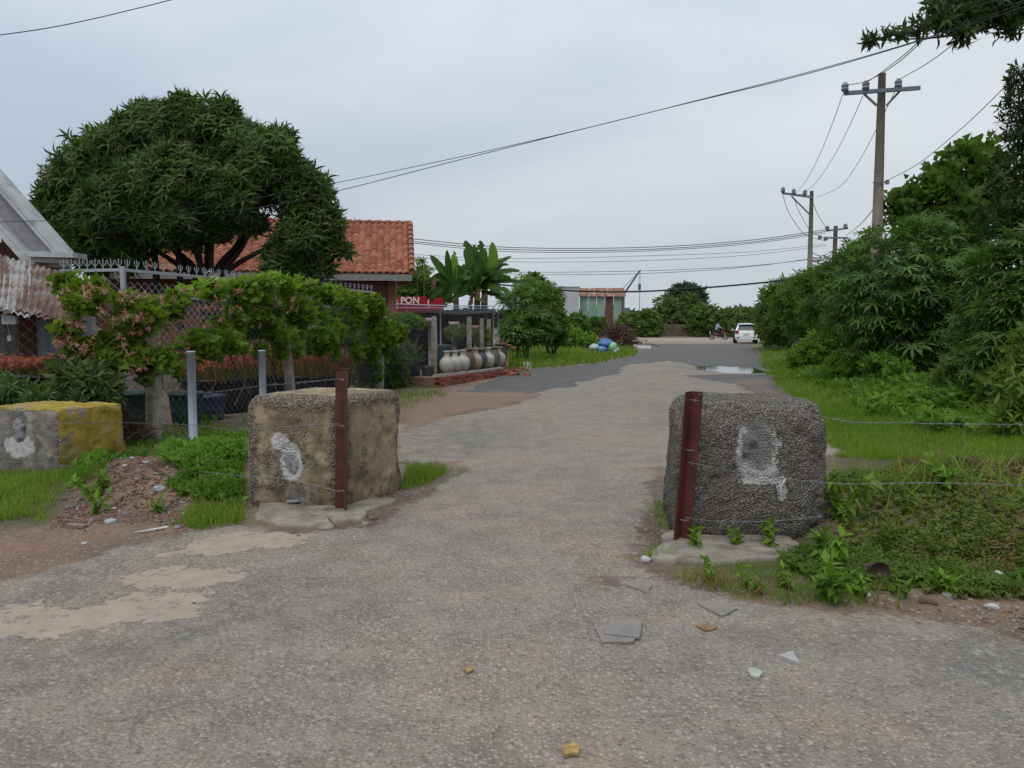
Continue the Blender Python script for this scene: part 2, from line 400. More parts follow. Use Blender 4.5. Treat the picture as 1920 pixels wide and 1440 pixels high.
crossm = np.clip(np.minimum(GP[:, 1] - 65, 80 - GP[:, 1]) / 2 + .5, 0, 1)
def ground_material():
    s = NT('ground_surface')
    v1 = s.vor(56); v2 = s.vor(30); v3 = s.vor(150)
    sp = s.n('ShaderNodeSeparateColor'); s.l(v1.outputs['Color'], sp.inputs[0])
    sp2 = s.n('ShaderNodeSeparateColor'); s.l(v2.outputs['Color'], sp2.inputs[0])
    big = s.noise(.55, 5, .6); mid = s.noise(3.2, 5, .65); fine = s.noise(38, 4, .7)
    # worn asphalt: pale stones in brown grey binder
    stone = s.ramp(sp.outputs[0], [(0, (.10, .091, .08)), (.4, (.215, .194, .17)), (.8, (.335, .304, .268)), (1, (.40, .37, .33))])
    binder = s.mix(s.step(mid, .35, .65), (.175, .152, .127), (.262, .227, .19))
    inst_ = s.step(s.math('ADD', v1.outputs['Distance'], s.math('MULTIPLY', fine, .5)), .78, .58)
    asp = s.mix(s.math('MULTIPLY', inst_, .78), binder, stone)
    bigst = s.math('MULTIPLY', s.math('GREATER_THAN', sp2.outputs[1], .72), s.step(s.math('ADD', v2.outputs['Distance'], s.math('MULTIPLY', fine, .5)), .74, .5))
    asp = s.mix(s.math('MULTIPLY', bigst, .6), asp, s.ramp(sp2.outputs[0], [(0, (.12, .115, .108)), (.6, (.28, .26, .235)), (1, (.42, .395, .36))]))
    tint = s.ramp(big, [(.3, (.84, .87, .9)), (.5, (1, .98, .95)), (.7, (1.14, 1.06, .98))])
    asp = s.mix(1.0, asp, tint, 'MULTIPLY')
    asp = s.mix(s.step(s.noise(1.1, 6, .7), .55, .75), asp, s.mix(1.0, asp, (1.16, 1.02, .9), 'MULTIPLY'))
    # bluish coarse gravel chips
    chip = s.ramp(sp2.outputs[1], [(0, (.055, .058, .058)), (.5, (.12, .126, .124)), (.9, (.21, .215, .21)), (1, (.32, .32, .31))])
    gap = s.step(v2.outputs['Distance'], .5, .62)
    chip = s.mix(gap, chip, (.075, .07, .065))
    grav = s.mix(.45, asp, chip)
    c = s.mix(s.math('MULTIPLY', s.attr('grav'), s.step(s.noise(5, 4, .6), .38, .58)), asp, grav)
    dark = s.mix(s.step(fine, .4, .7), (.035, .034, .034), (.085, .08, .077)); c = s.mix(s.math('MULTIPLY', s.step(s.math('ADD', s.attr('dark'), s.math('MULTIPLY', s.math('SUBTRACT', s.noise(2.2, 7, .72), .5), 1.3)), .36, .62), .84), c, dark)
    sand = s.mix(s.step(s.noise(6, 6, .65), .3, .7), (.265, .216, .165), (.345, .288, .226))
    sm = s.step(s.math('ADD', s.attr('sand'), s.math('MULTIPLY', s.math('SUBTRACT', s.noise(7, 8, .72), .5), 1.9)), .38, .48)
    sm = s.math('MULTIPLY', sm, s.math('SUBTRACT', 1.0, s.math('MULTIPLY', s.math('GREATER_THAN', sp2.outputs[0], .88), .7)))
    c = s.mix(sm, c, sand)
    # cracks and dusty wheel tracks
    wv = s.n('ShaderNodeVectorMath', operation='ADD'); nc = s.n('ShaderNodeTexNoise'); nc.inputs['Scale'].default_value = 2.5; nc.inputs['Detail'].default_value = 5; s.l(s.co(), nc.inputs['Vector'])
    vsc = s.n('ShaderNodeVectorMath', operation='SCALE'); s.l(nc.outputs['Color'], vsc.inputs[0]); vsc.inputs['Scale'].default_value = .5; s.l(s.co(), wv.inputs[0]); s.l(vsc.outputs[0], wv.inputs[1])
    ve = s.n('ShaderNodeTexVoronoi', feature='DISTANCE_TO_EDGE'); ve.inputs['Scale'].default_value = .75; s.l(wv.outputs[0], ve.inputs['Vector'])
    ck = s.math('MULTIPLY', s.math('LESS_THAN', ve.outputs['Distance'], .005), s.step(s.noise(.8, 3), .56, .6)); c = s.mix(s.math('MULTIPLY', ck, .5), c, (.07, .062, .054))
    c = s.mix(s.math('MULTIPLY', s.step(s.noise(.9, 7, .7), .48, .72), .28), c, (.25, .215, .175))
    cr = s.attr('cross'); c = s.mix(s.math('MULTIPLY', cr, .8), c, (.30, .26, .215))
    soil = s.mix(s.step(s.noise(9, 6, .7), .3, .7), (.085, .062, .045), (.17, .125, .09))
    soil = s.mix(s.step(s.noise(1.1, 3), .45, .62), soil, (.19, .13, .085))
    peb = s.math('GREATER_THAN', sp2.outputs[2], .86); peb = s.math('MULTIPLY', peb, s.math('LESS_THAN', v2.outputs['Distance'], .4))
    soil = s.mix(peb, soil, (.25, .23, .21))
    red = s.mix(s.step(s.noise(24, 7, .75), .35, .65), (.125, .078, .055), (.29, .19, .138))
    soil = s.mix(s.attr('red'), soil, red)
    gm = s.mix(s.step(fine, .3, .7), (.035, .045, .018), (.085, .085, .04))
    soil = s.mix(s.math('MULTIPLY', s.attr('green'), .8), soil, gm)
    rm = s.step(s.math('ADD', s.attr('roadm'), s.math('MULTIPLY', s.math('SUBTRACT', s.noise(9, 8, .75), .5), 1.6)), .42, .58)
    c = s.mix(rm, soil, c)
    dm = s.step(s.math('ADD', s.attr('dirt'), s.math('MULTIPLY', s.math('SUBTRACT', s.noise(8, 8, .75), .5), 1.7)), .42, .6)
    c = s.mix(s.math('MULTIPLY', dm, .92), c, soil)
    s.col(c); s.rough(s.math('SUBTRACT', .9, s.math('MULTIPLY', s.attr('dark'), .28)))
    h = s.math('ADD', s.math('MULTIPLY', s.math('SUBTRACT', 1.0, v1.outputs['Distance']), s.math('SUBTRACT', 1.0, s.math('MULTIPLY', sm, .85))), s.math('MULTIPLY', fine, .5))
    h = s.math('ADD', h, s.math('MULTIPLY', mid, .8))
    s.bump(h, .9, .014)
    return s.m
M_GROUND = ground_material()
nx, ny = len(gx), len(gy)
ii = np.arange(nx * ny).reshape(ny, nx)
quads = np.stack([ii[:-1, :-1], ii[:-1, 1:], ii[1:, 1:], ii[1:, :-1]], -1).reshape(-1, 4)
qroad = roadm[quads].mean(1) > .5
redm = np.clip(np.max([fuzz(sdf(DIRT[1], GP), GP, .2, 2, 28), fuzz(sdf(DIRT[0], GP), GP, .2, 2, 29) * .5 ], 0) / .3, 0, .9)
redm = np.maximum(redm, .6 * np.clip(1.2 - np.hypot(GP[:, 0] + 2.95, GP[:, 1] - 7.1) / 1.1, 0, 1))
thin = np.clip(.5 + fuzz(sdf(gpoly([(1350, 1130), (2100, 1160), (2100, 1438), (1750, 1438), (1450, 1300)]), GP), GP, .3, 1.2, 33) / .6, 0, 1) * .30
ATT = dict(dirt=np.maximum(np.maximum(dirtm, rd * .7), thin), sand=sandm, dark=darkm, grav=gravm, green=greenm, roadm=roadm, red=redm, cross=crossm)
for nm, sel in (('ground', ~qroad), ('road', qroad)):
    q = quads[sel]; u, inv = np.unique(q, return_inverse=True); inv = inv.reshape(q.shape)
    V = np.concatenate([GP[u], Z[u][:, None]], 1)
    obj(nm, V, inv, M_GROUND, None, True, {k: v[u] for k, v in ATT.items()}, 'structure')
# puddle at the right edge of the road
def puddle():
    s = NT('puddle_water'); s.col((.05, .05, .045)); s.rough(.03); s.b.inputs['IOR'].default_value = 1.33; s.b.inputs['Specular IOR Level'].default_value = .8
    s.bump(s.noise(14, 2), .04, .01)
    a = np.linspace(0, 2 * np.pi, 56, endpoint=False); k = 1 + .35 * (vnoise(np.stack([np.cos(a), np.sin(a)], -1), 2.2, 4) - .5) * 2
    V = np.stack([7.35 + 1.15 * np.cos(a) * k, 26.2 + 2.3 * np.sin(a) * k, np.full(56, -.028)], -1)
    o = obj('puddle', V, [tuple(range(56))], s.m, None, False, None, 'structure')
puddle()
def gz(x, y): return float(ground_z([(x, y)])[0])
def on_ground(p2): 
    p2 = np.asarray(p2, float).reshape(-1, 2); return np.concatenate([p2, ground_z(p2)[:, None] + .008], 1)

# ------------------------------------------------------------------ common materials
M_RUSTPAINT = simple('red_oxide_steel', (.085, .022, .018), .55, .35, 9, 0, .25, .4, (.05, .018, .014))
M_PIPE = simple('grey_painted_pipe', (.30, .34, .40), .45, .12, 5, 0, .05, .4)
M_WIRE = simple('galvanised_wire', (.17, .17, .18), .5, .4, 20, .4)
M_CABLE = simple('black_cable', (.012, .012, .013), .6, .2, 8)
M_STEM = simple('brown_bark', (.075, .055, .04), .9, .4, 14, 0, .6)
M_DARKBARK = simple('dark_bark', (.03, .024, .02), .9, .4, 14, 0, .6)
M_PALEBARK = simple('pale_green_bark', (.16, .15, .10), .8, .3, 14, 0, .4)
M_CONC = simple('weathered_concrete_post', (.27, .25, .215), .9, .3, 7, 0, .7, .2, (.13, .12, .10))
M_MORTAR = simple('grey_white_mortar', (.30, .295, .295), .95, .35, 26, 0, 1.0, .15, (.16, .155, .15))
M_WHITEM = simple('white_lime', (.66, .65, .64), .9, .15, 30, 0, .6)
def block_material(name, tan, rough_c, agg, agg_dark, paint=None, scale=34, stain=(.13, .105, .075)):
    s = NT(name)
    v = s.vor(scale); v2 = s.vor(scale * 2.3); sp = s.n('ShaderNodeSeparateColor'); s.l(v.outputs['Color'], sp.inputs[0])
    mid = s.noise(5, 6, .65); fine = s.noise(45, 5, .7)
    smooth = s.mix(s.step(mid, .3, .7), tan, tuple(np.array(tan) * .72))
    smooth = s.mix(s.step(s.noise(2.6, 6, .65), .42, .68), smooth, stain)
    mpz = s.n('ShaderNodeMapping'); mpz.inputs['Scale'].default_value = (9, 9, .9); s.l(s.co(), mpz.inputs[0])
    smooth = s.mix(s.math('MULTIPLY', s.step(s.noise(1, 5, .6, mpz.outputs[0]), .5, .72), .6), smooth, tuple(np.array(stain) * .7))
    smooth = s.mix(s.step(s.noise(3.4, 4, .5), .58, .7), smooth, tuple(np.minimum(np.array(tan) * 1.25, .8)))
    smooth = s.mix(s.step(fine, .6, .7), smooth, tuple(np.array(tan) * .35))
    pit = s.step(s.noise(17, 3, .5), .62, .68); smooth = s.mix(s.math('MULTIPLY', pit, .7), smooth, tuple(np.array(tan) * .3))
    st = s.ramp(sp.outputs[0], [(0, tuple(np.array(agg) * .5)), (.6, agg), (.92, tuple(np.array(agg) * 1.3)), (1, tuple(np.minimum(np.array(agg) * 1.7, .8)))])
    gapm = s.step(v.outputs['Distance'], .42, .62)
    rough = s.mix(gapm, st, agg_dark)
    rough = s.mix(s.step(fine, .5, .75), rough, rough_c)
    m = s.step(s.math('ADD', s.attr('worn'), s.math('MULTIPLY', s.math('SUBTRACT', s.noise(9, 6, .7), .5), 1.3)), .4, .62)
    c = s.mix(m, smooth, rough)
    if paint is not None:
        pm = s.step(s.math('ADD', s.attr('paint'), s.math('MULTIPLY', s.math('SUBTRACT', s.noise(4.2, 7, .72), .5), 3.2)), .42, .52)
        pc = s.mix(s.step(s.noise(4, 5, .65), .4, .68), paint, tuple(np.array(paint) * .5)); pc = s.mix(s.step(s.noise(2.6, 4), .55, .7), pc, (.30, .25, .13))
        c = s.mix(pm, c, pc)
    nzp = s.math('MULTIPLY', s.math('SUBTRACT', s.noise(11, 7, .75), .5), 1.5)
    c = s.mix(s.math('MULTIPLY', s.step(s.math('ADD', s.attr('plaster'), nzp), .46, .6), .85), c, s.mix(s.step(s.noise(20, 5, .7), .35, .7), (.38, .37, .355), (.64, .63, .62)))
    c = s.mix(s.math('MULTIPLY', s.step(s.math('ADD', s.attr('mortar'), nzp), .46, .6), .92), c, s.mix(s.step(s.noise(13, 6, .7), .35, .7), (.13, .12, .112), (.23, .222, .216)))
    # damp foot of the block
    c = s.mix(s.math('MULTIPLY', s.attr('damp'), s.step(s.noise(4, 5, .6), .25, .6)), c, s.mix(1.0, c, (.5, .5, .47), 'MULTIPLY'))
    s.col(c); s.rough(.95)
    h = s.math('ADD', s.math('MULTIPLY', s.math('SUBTRACT', 1, v.outputs['Distance']), s.math('ADD', s.math('MULTIPLY', m, .9), .1)), s.math('MULTIPLY', fine, .5))
    s.bump(h, .9, .02); return s.m
def rounded_block(base, height, r, n, rough, seed, name, mat, parent, paint=None, edgew=.10, wornbase=.0, sink=.12, topin=.02, marks=()):
    """base: 4 ground corners (ccw, first = front left); rounded, worn hexahedron"""
    base = np.asarray(base, float); c = base.mean(0)
    lx = np.linalg.norm(base[1] - base[0]); ly = np.linalg.norm(base[3] - base[0]); h = np.array([lx, ly, height + sink]) / 2
    Vs, Fs = [], []; k = 0; g = np.linspace(-1, 1, n)
    A, B = np.meshgrid(g, g)
    for ax in range(3):
        for sg in (-1, 1):
            p = np.zeros((n * n, 3)); o1, o2 = [a for a in range(3) if a != ax]
            p[:, ax] = sg; p[:, o1] = A.ravel(); p[:, o2] = B.ravel(); Vs.append(p)
            id_ = np.arange(n * n).reshape(n, n) + k
            q = np.stack([id_[:-1, :-1], id_[:-1, 1:], id_[1:, 1:], id_[1:, :-1]], -1).reshape(-1, 4)
            flip = (sg < 0) ^ (ax == 1); Fs.append(q[:, ::-1] if flip else q); k += n * n
    p = np.concatenate(Vs); F = np.concatenate(Fs)
    # weld the seams
    key = np.round(p * 1e5).astype(np.int64); _, ui, inv = np.unique(key, axis=0, return_index=True, return_inverse=True)
    p = p[ui]; F = inv.reshape(-1)[F]
    pw = p * h
    rr = r * (.45 + 1.5 * vnoise(p * 1.5 + seed, 1.8, seed, 3)[:, None]) * np.ones(3)
    rr = np.minimum(rr, h * .9); q = np.clip(pw, -(h - rr), h - rr); d = pw - q; ln = np.linalg.norm(d, axis=1)[:, None] + 1e-9
    nrm = d / ln; pos = q + rr[:, :1] * nrm
    disp = rough * ((vnoise(pos + seed, 4, seed, 3) - .5) * 2 + .6 * (vnoise(pos + seed, 22, seed + 3, 3) - .5) * 2)
    dents = np.clip((vnoise(pos + 3 * seed, 7, seed + 7, 2) - .68) * 6, 0, 1); disp = disp - dents * rough * 1.6
    pos = pos + nrm * disp[:, None]
    uvw = pos / h; u = (uvw[:, 0] + 1) / 2; v = (uvw[:, 1] + 1) / 2
    xy = (base[0] * ((1 - u) * (1 - v))[:, None] + base[1] * (u * (1 - v))[:, None] + base[2] * (u * v)[:, None] + base[3] * ((1 - u) * v)[:, None])
    zz = (uvw[:, 2] + 1) / 2; xy = c + (xy - c) * (1 - topin * zz)[:, None]
    z0 = gz(*c) * 0
    W = np.concatenate([xy, (pos[:, 2] + h[2] - sink + z0)[:, None]], 1)
    e = np.sort(h - abs(pw), axis=1)[:, 1]           # distance to the nearest edge
    worn = np.clip(1.0 - e / edgew, 0, 1) * .8 + wornbase + (vnoise(pos, 2.5, seed + 9) - .5) * .8
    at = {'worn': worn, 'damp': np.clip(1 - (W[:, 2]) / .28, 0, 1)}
    if paint is not None: at['paint'] = paint(p, W)
    for key in ('plaster', 'mortar'):
        v = np.full(len(W), -1.0)
        for (kk, c_, hw, hh, dent) in marks:
            if kk != key: continue
            dx = np.hypot(W[:, 0] - c_[0], (W[:, 1] - c_[1])) / hw; dz = (W[:, 2] - c_[2]) / hh; e_ = (abs(dx) ** 2.6 + abs(dz) ** 2.6) ** (1 / 2.6)
            v = np.maximum(v, (1 - e_) * 1.0 + .5); W[:, 1] += dent * np.clip((1 - e_) * 2.5, 0, 1)
        at[key] = np.clip(v, -1, 1)
    return obj(name, W, F, mat, parent, True, at)
def patch(name, c, w_, h_, mat, parent, seed, thick=.02, nrm=(0, -1, 0), n=26, rough=.5, yaw=None):
    """irregular lump of mortar stuck on an upright face"""
    c = np.asarray(c, float); nr = np.asarray(nrm, float); nr /= np.linalg.norm(nr); t = np.cross((0, 0, 1.), nr)
    V = [c + nr * thick]; rings = 7
    for i in range(1, rings + 1):
        for j in range(n):
            a = 2 * np.pi * j / n; k = 1 + rough * (vnoise(np.array([[math.cos(a) * 1.2 + seed, math.sin(a) * 1.2, 0]]), 1.7, seed, 3)[0] - .5) * 2
            f = i / rings; e = thick * (1 - f ** 4) + thick * .9 * (vnoise(np.array([[math.cos(a) * f * 2 + seed, math.sin(a) * f * 2, 1.]]), 2.2, seed + 2, 3)[0] - .5)
            V.append(c + t * (w_ / 2 * f * k * math.cos(a)) + np.array((0, 0, 1)) * (h_ / 2 * f * k * math.sin(a)) + nr * (e if i < rings else -thick))
    F = [(0, 1 + j, 1 + (j + 1) % n) for j in range(n)]
    F += [(1 + (i - 1) * n + j, 1 + i * n + j, 1 + i * n + (j + 1) % n, 1 + (i - 1) * n + (j + 1) % n) for i in range(1, rings) for j in range(n)]
    return obj(name, V, F, mat, parent, True)
# left gate block
MK_A = [('plaster', P(527, 828, 6.43), .085, .075, 0), ('plaster', P(547, 862, 6.42), .10, .17, .022), ('mortar', P(560, 965 - 30, 6.4), .09, .10, .006), ('mortar', P(590, 925, 6.4), .05, .1, 0)]
MK_B = [('plaster', P(1422, 850, 5.42), .155, .215, 0), ('mortar', P(1424, 842, 5.42), .125, .165, .018), ('mortar', P(1424, 798, 5.43), .10, .06, .012), ('plaster', P(1430, 902, 5.42), .16, .03, 0), ('plaster', P(1468, 915, 5.42), .04, .10, 0)]
MK_C = [('plaster', P(34, 838, 7.66), .17, .11, 0), ('mortar', P(34, 800, 7.66), .09, .17, .02)]
t = thing('concrete_block', (-1.65, 6.8, 0), 'tan concrete block with white plaster blob, behind the upright red-brown steel post', 'concrete block', 'roadside concrete blocks')
MB_A = block_material('tan_concrete', (.33, .262, .172), (.2, .162, .115), (.23, .195, .145), (.085, .068, .05), None, 62, (.165, .12, .074))
BA = [(-2.27, 6.47), (-1.40, 6.33), (-1.00, 7.12), (-1.93, 7.32)]
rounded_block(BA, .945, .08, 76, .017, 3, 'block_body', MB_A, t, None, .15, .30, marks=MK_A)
patch('mortar_lump', P(549, 868, 6.425), .15, .22, M_MORTAR, t, 5, .02, (-.15, -1, 0), 34, .8)
patch('mortar_lump', P(550, 940, 6.40), .12, .03, M_MORTAR, t, 12, .03, (-.15, -1, 0))
# right gate block
t = thing('concrete_block', (1.72, 5.9, 0), 'rough dark pebbly concrete block with grey mortar patch, by the weedy mound', 'concrete block', 'roadside concrete blocks')
MB_B = block_material('dark_pebble_concrete', (.125, .102, .08), (.135, .118, .098), (.225, .20, .168), (.078, .068, .056), None, 78, (.085, .06, .042))
BB = [(1.15, 5.46), (2.30, 5.40), (2.40, 6.30), (1.24, 6.35)]
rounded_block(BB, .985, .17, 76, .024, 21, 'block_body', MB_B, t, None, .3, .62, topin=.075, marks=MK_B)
dr = MB()
for (x0, y0, x1, y1, r_) in ((1462, 900, 1468, 940, .005), (1474, 897, 1464, 918, .006)):
    q = spline([P(x0, y0, 5.405), P((x0 + x1) / 2 + random.uniform(-3, 3), (y0 + y1) / 2, 5.398), P(x1, y1, 5.405)], 8); dr.tube(q, r_ * np.linspace(1.2, .4, len(q)), 5)
dr.build('lime_drip', M_WHITEM, t, True)
# far left block with yellow paint
t = thing('concrete_block', (-4.75, 8.0, 0), 'low concrete block with flaking yellow paint, at the left edge of the photo', 'concrete block', 'roadside concrete blocks')
MB_C = block_material('yellow_painted_concrete', (.27, .245, .205), (.2, .18, .14), (.30, .26, .2), (.07, .06, .05), (.33, .235, .04), 52, (.12, .105, .085))
BC = [(-5.45, 7.78), (-4.48, 7.58), (-4.14, 8.25), (-5.15, 8.5)]
def paintC(p, W):
    side = (p[:, 0] > .98) | (p[:, 2] > .98)
    return np.where(p[:, 0] > .97, .62, np.where(p[:, 2] > .97, .72, -1.0)) + .35 * (vnoise(W, 3.2, 40, 2) - .5) * 2
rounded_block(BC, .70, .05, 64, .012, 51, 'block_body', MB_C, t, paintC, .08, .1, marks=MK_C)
patch('mortar_lump', P(35, 803, 7.67), .13, .22, M_MORTAR, t, 65, .02, (-.2, -1, 0), 34, .8)
# slabs in front of the blocks
M_SLAB = simple('worn_cement_slab', (.235, .205, .17), .95, .3, 7, 0, .9, .15, (.12, .10, .08))
def slab(label, poly, h, seed, edge=.05):
    poly = np.asarray(poly, float); pts = []
    for i in range(len(poly)):
        a, b = poly[i], poly[(i + 1) % len(poly)]
        for f in np.linspace(0, 1, 9, endpoint=False): pts.append(a + (b - a) * f)
    pts = np.array(pts); pts += edge * (np.stack([vnoise(pts, 6, seed), vnoise(pts, 6, seed + 4)], -1) - .5) * 2
    c = pts.mean(0); n = len(pts); V = []; F = []
    for k, (f, z) in enumerate(((1.0, -.05), (1.0, h * .6), (.965, h), (.6, h * 1.05))):
        for p_ in pts: q = c + (p_ - c) * f; V.append((q[0], q[1], z + .03 * (vnoise(np.array([q]), 8, seed + 8, 3)[0] - .5)))
    V.append((c[0], c[1], h)); 
    for k in range(3): F += [(k * n + i, k * n + (i + 1) % n, (k + 1) * n + (i + 1) % n, (k + 1) * n + i) for i in range(n)]
    F += [(3 * n + i, 3 * n + (i + 1) % n, 4 * n) for i in range(n)]
    o = obj('concrete_slab', V, F, M_SLAB, None, True); tag(o, label, 'slab', 'cement slabs at the gate blocks')
slab('cracked cement slab on the ground in front of the tan block', [G(475, 965)[:2], G(520, 988)[:2], G(610, 996)[:2], G(690, 968)[:2], G(745, 940)[:2], (-1.25, 6.75), (-2.2, 6.6)], .03, 71, .09)
slab('muddy cement slab at the foot of the dark pebbly block', [G(1215, 1052)[:2], G(1300, 1060)[:2], G(1470, 1052)[:2], G(1500, 1030)[:2], (2.0, 5.7), (1.2, 5.7)], .03, 75, .08)

# ------------------------------------------------------------------ steel posts
def angle_post(label, base, top, leg, th, yaw):
    base = np.asarray(base, float); top = np.asarray(top, float)
    sec = np.array([(0, 0), (leg, 0), (leg, th), (th, th), (th, leg), (0, leg)], float); sec -= (leg * .3, leg * .3)
    ca, sa = math.cos(yaw), math.sin(yaw); sec = sec @ np.array([(ca, sa), (-sa, ca)])
    V = []; n = 6; ks = np.linspace(0, 1, 12)
    for k in ks:
        for s_ in sec: V.append(base + (top - base) * k + np.array((s_[0], s_[1], 0)) + np.array((*(RNG.normal(0, .0008, 2)), 0)))
    F = [tuple(range(6))[::-1], tuple(range(11 * 6, 12 * 6))]
    for i in range(11): F += [(i * 6 + j, i * 6 + (j + 1) % 6, (i + 1) * 6 + (j + 1) % 6, (i + 1) * 6 + j) for j in range(6)]
    t = thing('steel_post', (base[0], base[1], 0), label, 'post', 'red-brown steel gate posts')
    obj('angle_bar', V, F, M_RUSTPAINT, t)
    for f in (.2, .64, .95):
        nb = MB(); c = base + (top - base) * f + np.array((0, -leg * .35, 0)); nb.tube([c + (-.03, -.015, .004), c + (.03, -.02, -.004)], .0025, 5); nb.tube([c + (.004, -.018, -.012), c + (.012, -.016, .014)], .002, 5)
        nb.build('wire_tie', M_WIRE, t)
    return t
pb1 = P(643, 957, 6.24); pb1[2] = -.05; pt1 = P(644, 697, 6.22)
angle_post('upright red-brown steel angle post at the corner of the tan block', pb1, pt1, .098, .009, R(183))
pb2 = P(1276, 1012, 5.36); pb2[2] = -.05; pt2 = P(1300, 734, 5.33)
angle_post('leaning red-brown steel angle post in front of the dark pebbly block', pb2, pt2, .088, .009, R(225))
for (px, py0, Y, r_, lb) in ((358, 660, 8.7, .046, 'grey metal pipe post standing behind the brick rubble mound'), (491, 658, 9.9, .045, 'grey metal pipe post rising behind the tan concrete block')):
    b = P(px, 700, Y); b[2] = 0; tp = P(px, py0, Y)
    t = thing('pipe_post', b, lb, 'post', 'grey pipe posts'); m = MB()
    m.tube([b - (0, 0, .1), tp], r_, 14); m.build('pipe', M_PIPE, t, True)
    m = MB(); m.lathe([(0.001, 0), (r_ * 1.08, 0), (r_ * 1.08, .012), (r_ * .9, .016), (.001, .018)], tp + (0, 0, -.006), 14); m.build('end_cap', M_PIPE, t, True)

# ------------------------------------------------------------------ barbed wire
def barbed(label, pts, seed=0):
    q = spline(pts, 60); ln = np.concatenate([[0], np.cumsum(np.linalg.norm(np.diff(q, axis=0), axis=1))])
    s_ = np.linspace(0, ln[-1], int(ln[-1] / .03)); c = np.stack([np.interp(s_, ln, q[:, i]) for i in range(3)], -1)
    rng = np.random.default_rng(seed + 100); c[:, 2] += .006 * (vnoise(np.stack([s_, s_ * 0], -1), 3, seed) - .5) * 2
    t = thing('barbed_wire', c[0], label, 'wire', 'barbed wires tied to the gate posts')
    m = MB()
    for ph in (0, math.pi):
        a = s_ * 2 * np.pi / .11 + ph; off = np.stack([a * 0, np.cos(a), np.sin(a)], -1) * .0028; m.tube(c + off, .0015, 4)
    m.build('strand', M_WIRE, t)
    b = MB()
    for x in np.arange(.06, ln[-1], .115):
        i = int(x / ln[-1] * (len(c) - 1)); p = c[i]
        for k in range(2):
            d = rng.normal(size=3); d /= np.linalg.norm(d); b.tube([p - d * .018, p + d * .018], .0012, 3)
    b.build('barbs', M_WIRE, t, kind='stuff')
barbed('upper barbed wire running left from the upright steel post past both grey pipes', [P(636, 711, 6.2), P(560, 718, 7.0), P(491, 723, 9.8), P(420, 733, 9.2), P(358, 735, 8.62), P(283, 724, 9.9), P(200, 705, 9.6), P(100, 708, 9.3), P(-80, 700, 9)], 1)
barbed('middle barbed wire crossing the tan block and the yellow painted block', [P(636, 796, 6.2), P(560, 798, 6.26), P(445, 806, 6.35), P(358, 797, 8.6), P(220, 792, 8.1), P(105, 794, 7.45), P(-60, 796, 7.5)], 2)
barbed('lowest barbed wire across the front of the tan block', [P(636, 922, 6.2), P(580, 908, 6.26), P(520, 896, 6.33), P(448, 893, 6.4), P(330, 880, 7.0), P(220, 880, 7.2), P(105, 872, 7.4), P(-60, 860, 7.5)], 3)
barbed('upper barbed wire from the leaning post over the top of the pebbly block', [P(1310, 740, 5.3), P(1380, 744, 5.32), P(1440, 755, 5.33), P(1520, 775, 5.3), P(1600, 791, 5.2), P(1750, 794, 5.1), P(1980, 797, 5.0)], 4)
barbed('middle barbed wire across the mortar patch of the pebbly block', [P(1290, 866, 5.28), P(1380, 884, 5.34), P(1480, 899, 5.32), P(1600, 907, 5.2), P(1750, 905, 5.0), P(1980, 912, 4.9)], 5)
barbed('lowest barbed wire along the foot of the pebbly block', [P(1285, 972, 5.28), P(1350, 978, 5.34), P(1450, 976, 5.34), P(1545, 968, 5.3)], 6)

# ------------------------------------------------------------------ chain link
def chain_link(name, path, z0, z1, cell, parent, r=.0026, mat=None):
    q = np.asarray(path, float); seg = np.linalg.norm(np.diff(q, axis=0), axis=1); ln = np.concatenate([[0], np.cumsum(seg)])
    def at(s_): return np.stack([np.interp(s_, ln, q[:, 0]), np.interp(s_, ln, q[:, 1])], -1)
    rows = int((z1 - z0) / cell); nw = int(ln[-1] / cell); j = np.arange(rows + 1)
    Vs = []; a3 = np.array([0, 2.1, 4.2])
    for k in range(nw):
        s_ = (k + ((j + k) % 2)) * cell; p2 = at(np.clip(s_, 0, ln[-1])); z = z0 + j * cell
        bow = .03 * (vnoise(np.stack([s_ * 0 + k * cell, z], -1), .9, 77) - .5)
        p = np.concatenate([p2 + bow[:, None], z[:, None]], 1)
        ring = np.stack([np.cos(a3) * r, np.sin(a3) * r, np.sin(a3) * r * .5], -1)
        Vs.append((p[:, None] + ring[None]).reshape(-1, 3))
    V = np.concatenate(Vs); m = (rows + 1) * 3
    base = np.array([(i * 3 + a, i * 3 + (a + 1) % 3, (i + 1) * 3 + (a + 1) % 3, (i + 1) * 3 + a) for i in range(rows) for a in range(3)])
    F = (base[None] + (np.arange(nw) * m)[:, None, None]).reshape(-1, 4)
    return obj(name, V, F, mat or M_WIRE, parent, False, None, 'stuff')
def conc_post(parent, x, y, h, w_=.13, lean=(0, 0), mat=None):
    m = MB(); n = 7; z = np.linspace(-.1, h, n)
    V = []; 
    for i, zz in enumerate(z):
        k = w_ / 2 * (1 if i < n - 1 else .86)
        for (sx_, sy_) in ((-1, -1), (-.6, -1.12), (.6, -1.12), (1, -1), (1, 1), (-1, 1)):
            V.append((x + sx_ * k + lean[0] * zz / h + RNG.normal(0, .004), y + sy_ * k + lean[1] * zz / h + RNG.normal(0, .004), zz))
    F = [(i * 6 + j, i * 6 + (j + 1) % 6, (i + 1) * 6 + (j + 1) % 6, (i + 1) * 6 + j) for i in range(n - 1) for j in range(6)] + [tuple(range(36, 42))]
    return obj('post', V, F, mat or M_CONC, parent)
FP = {'a': (-4.67, 10.0), 'b': (-3.86, 13.5), 'c': (-3.03, 17.7), 'd': (-2.03, 20.2), 'e': (-1.24, 22.5), 'f': (-.80, 24.0)}
t = thing('chain_link_fence', (-4.67, 10, 0), 'chain-link fence with concrete posts under the flowering creeper', 'fence')
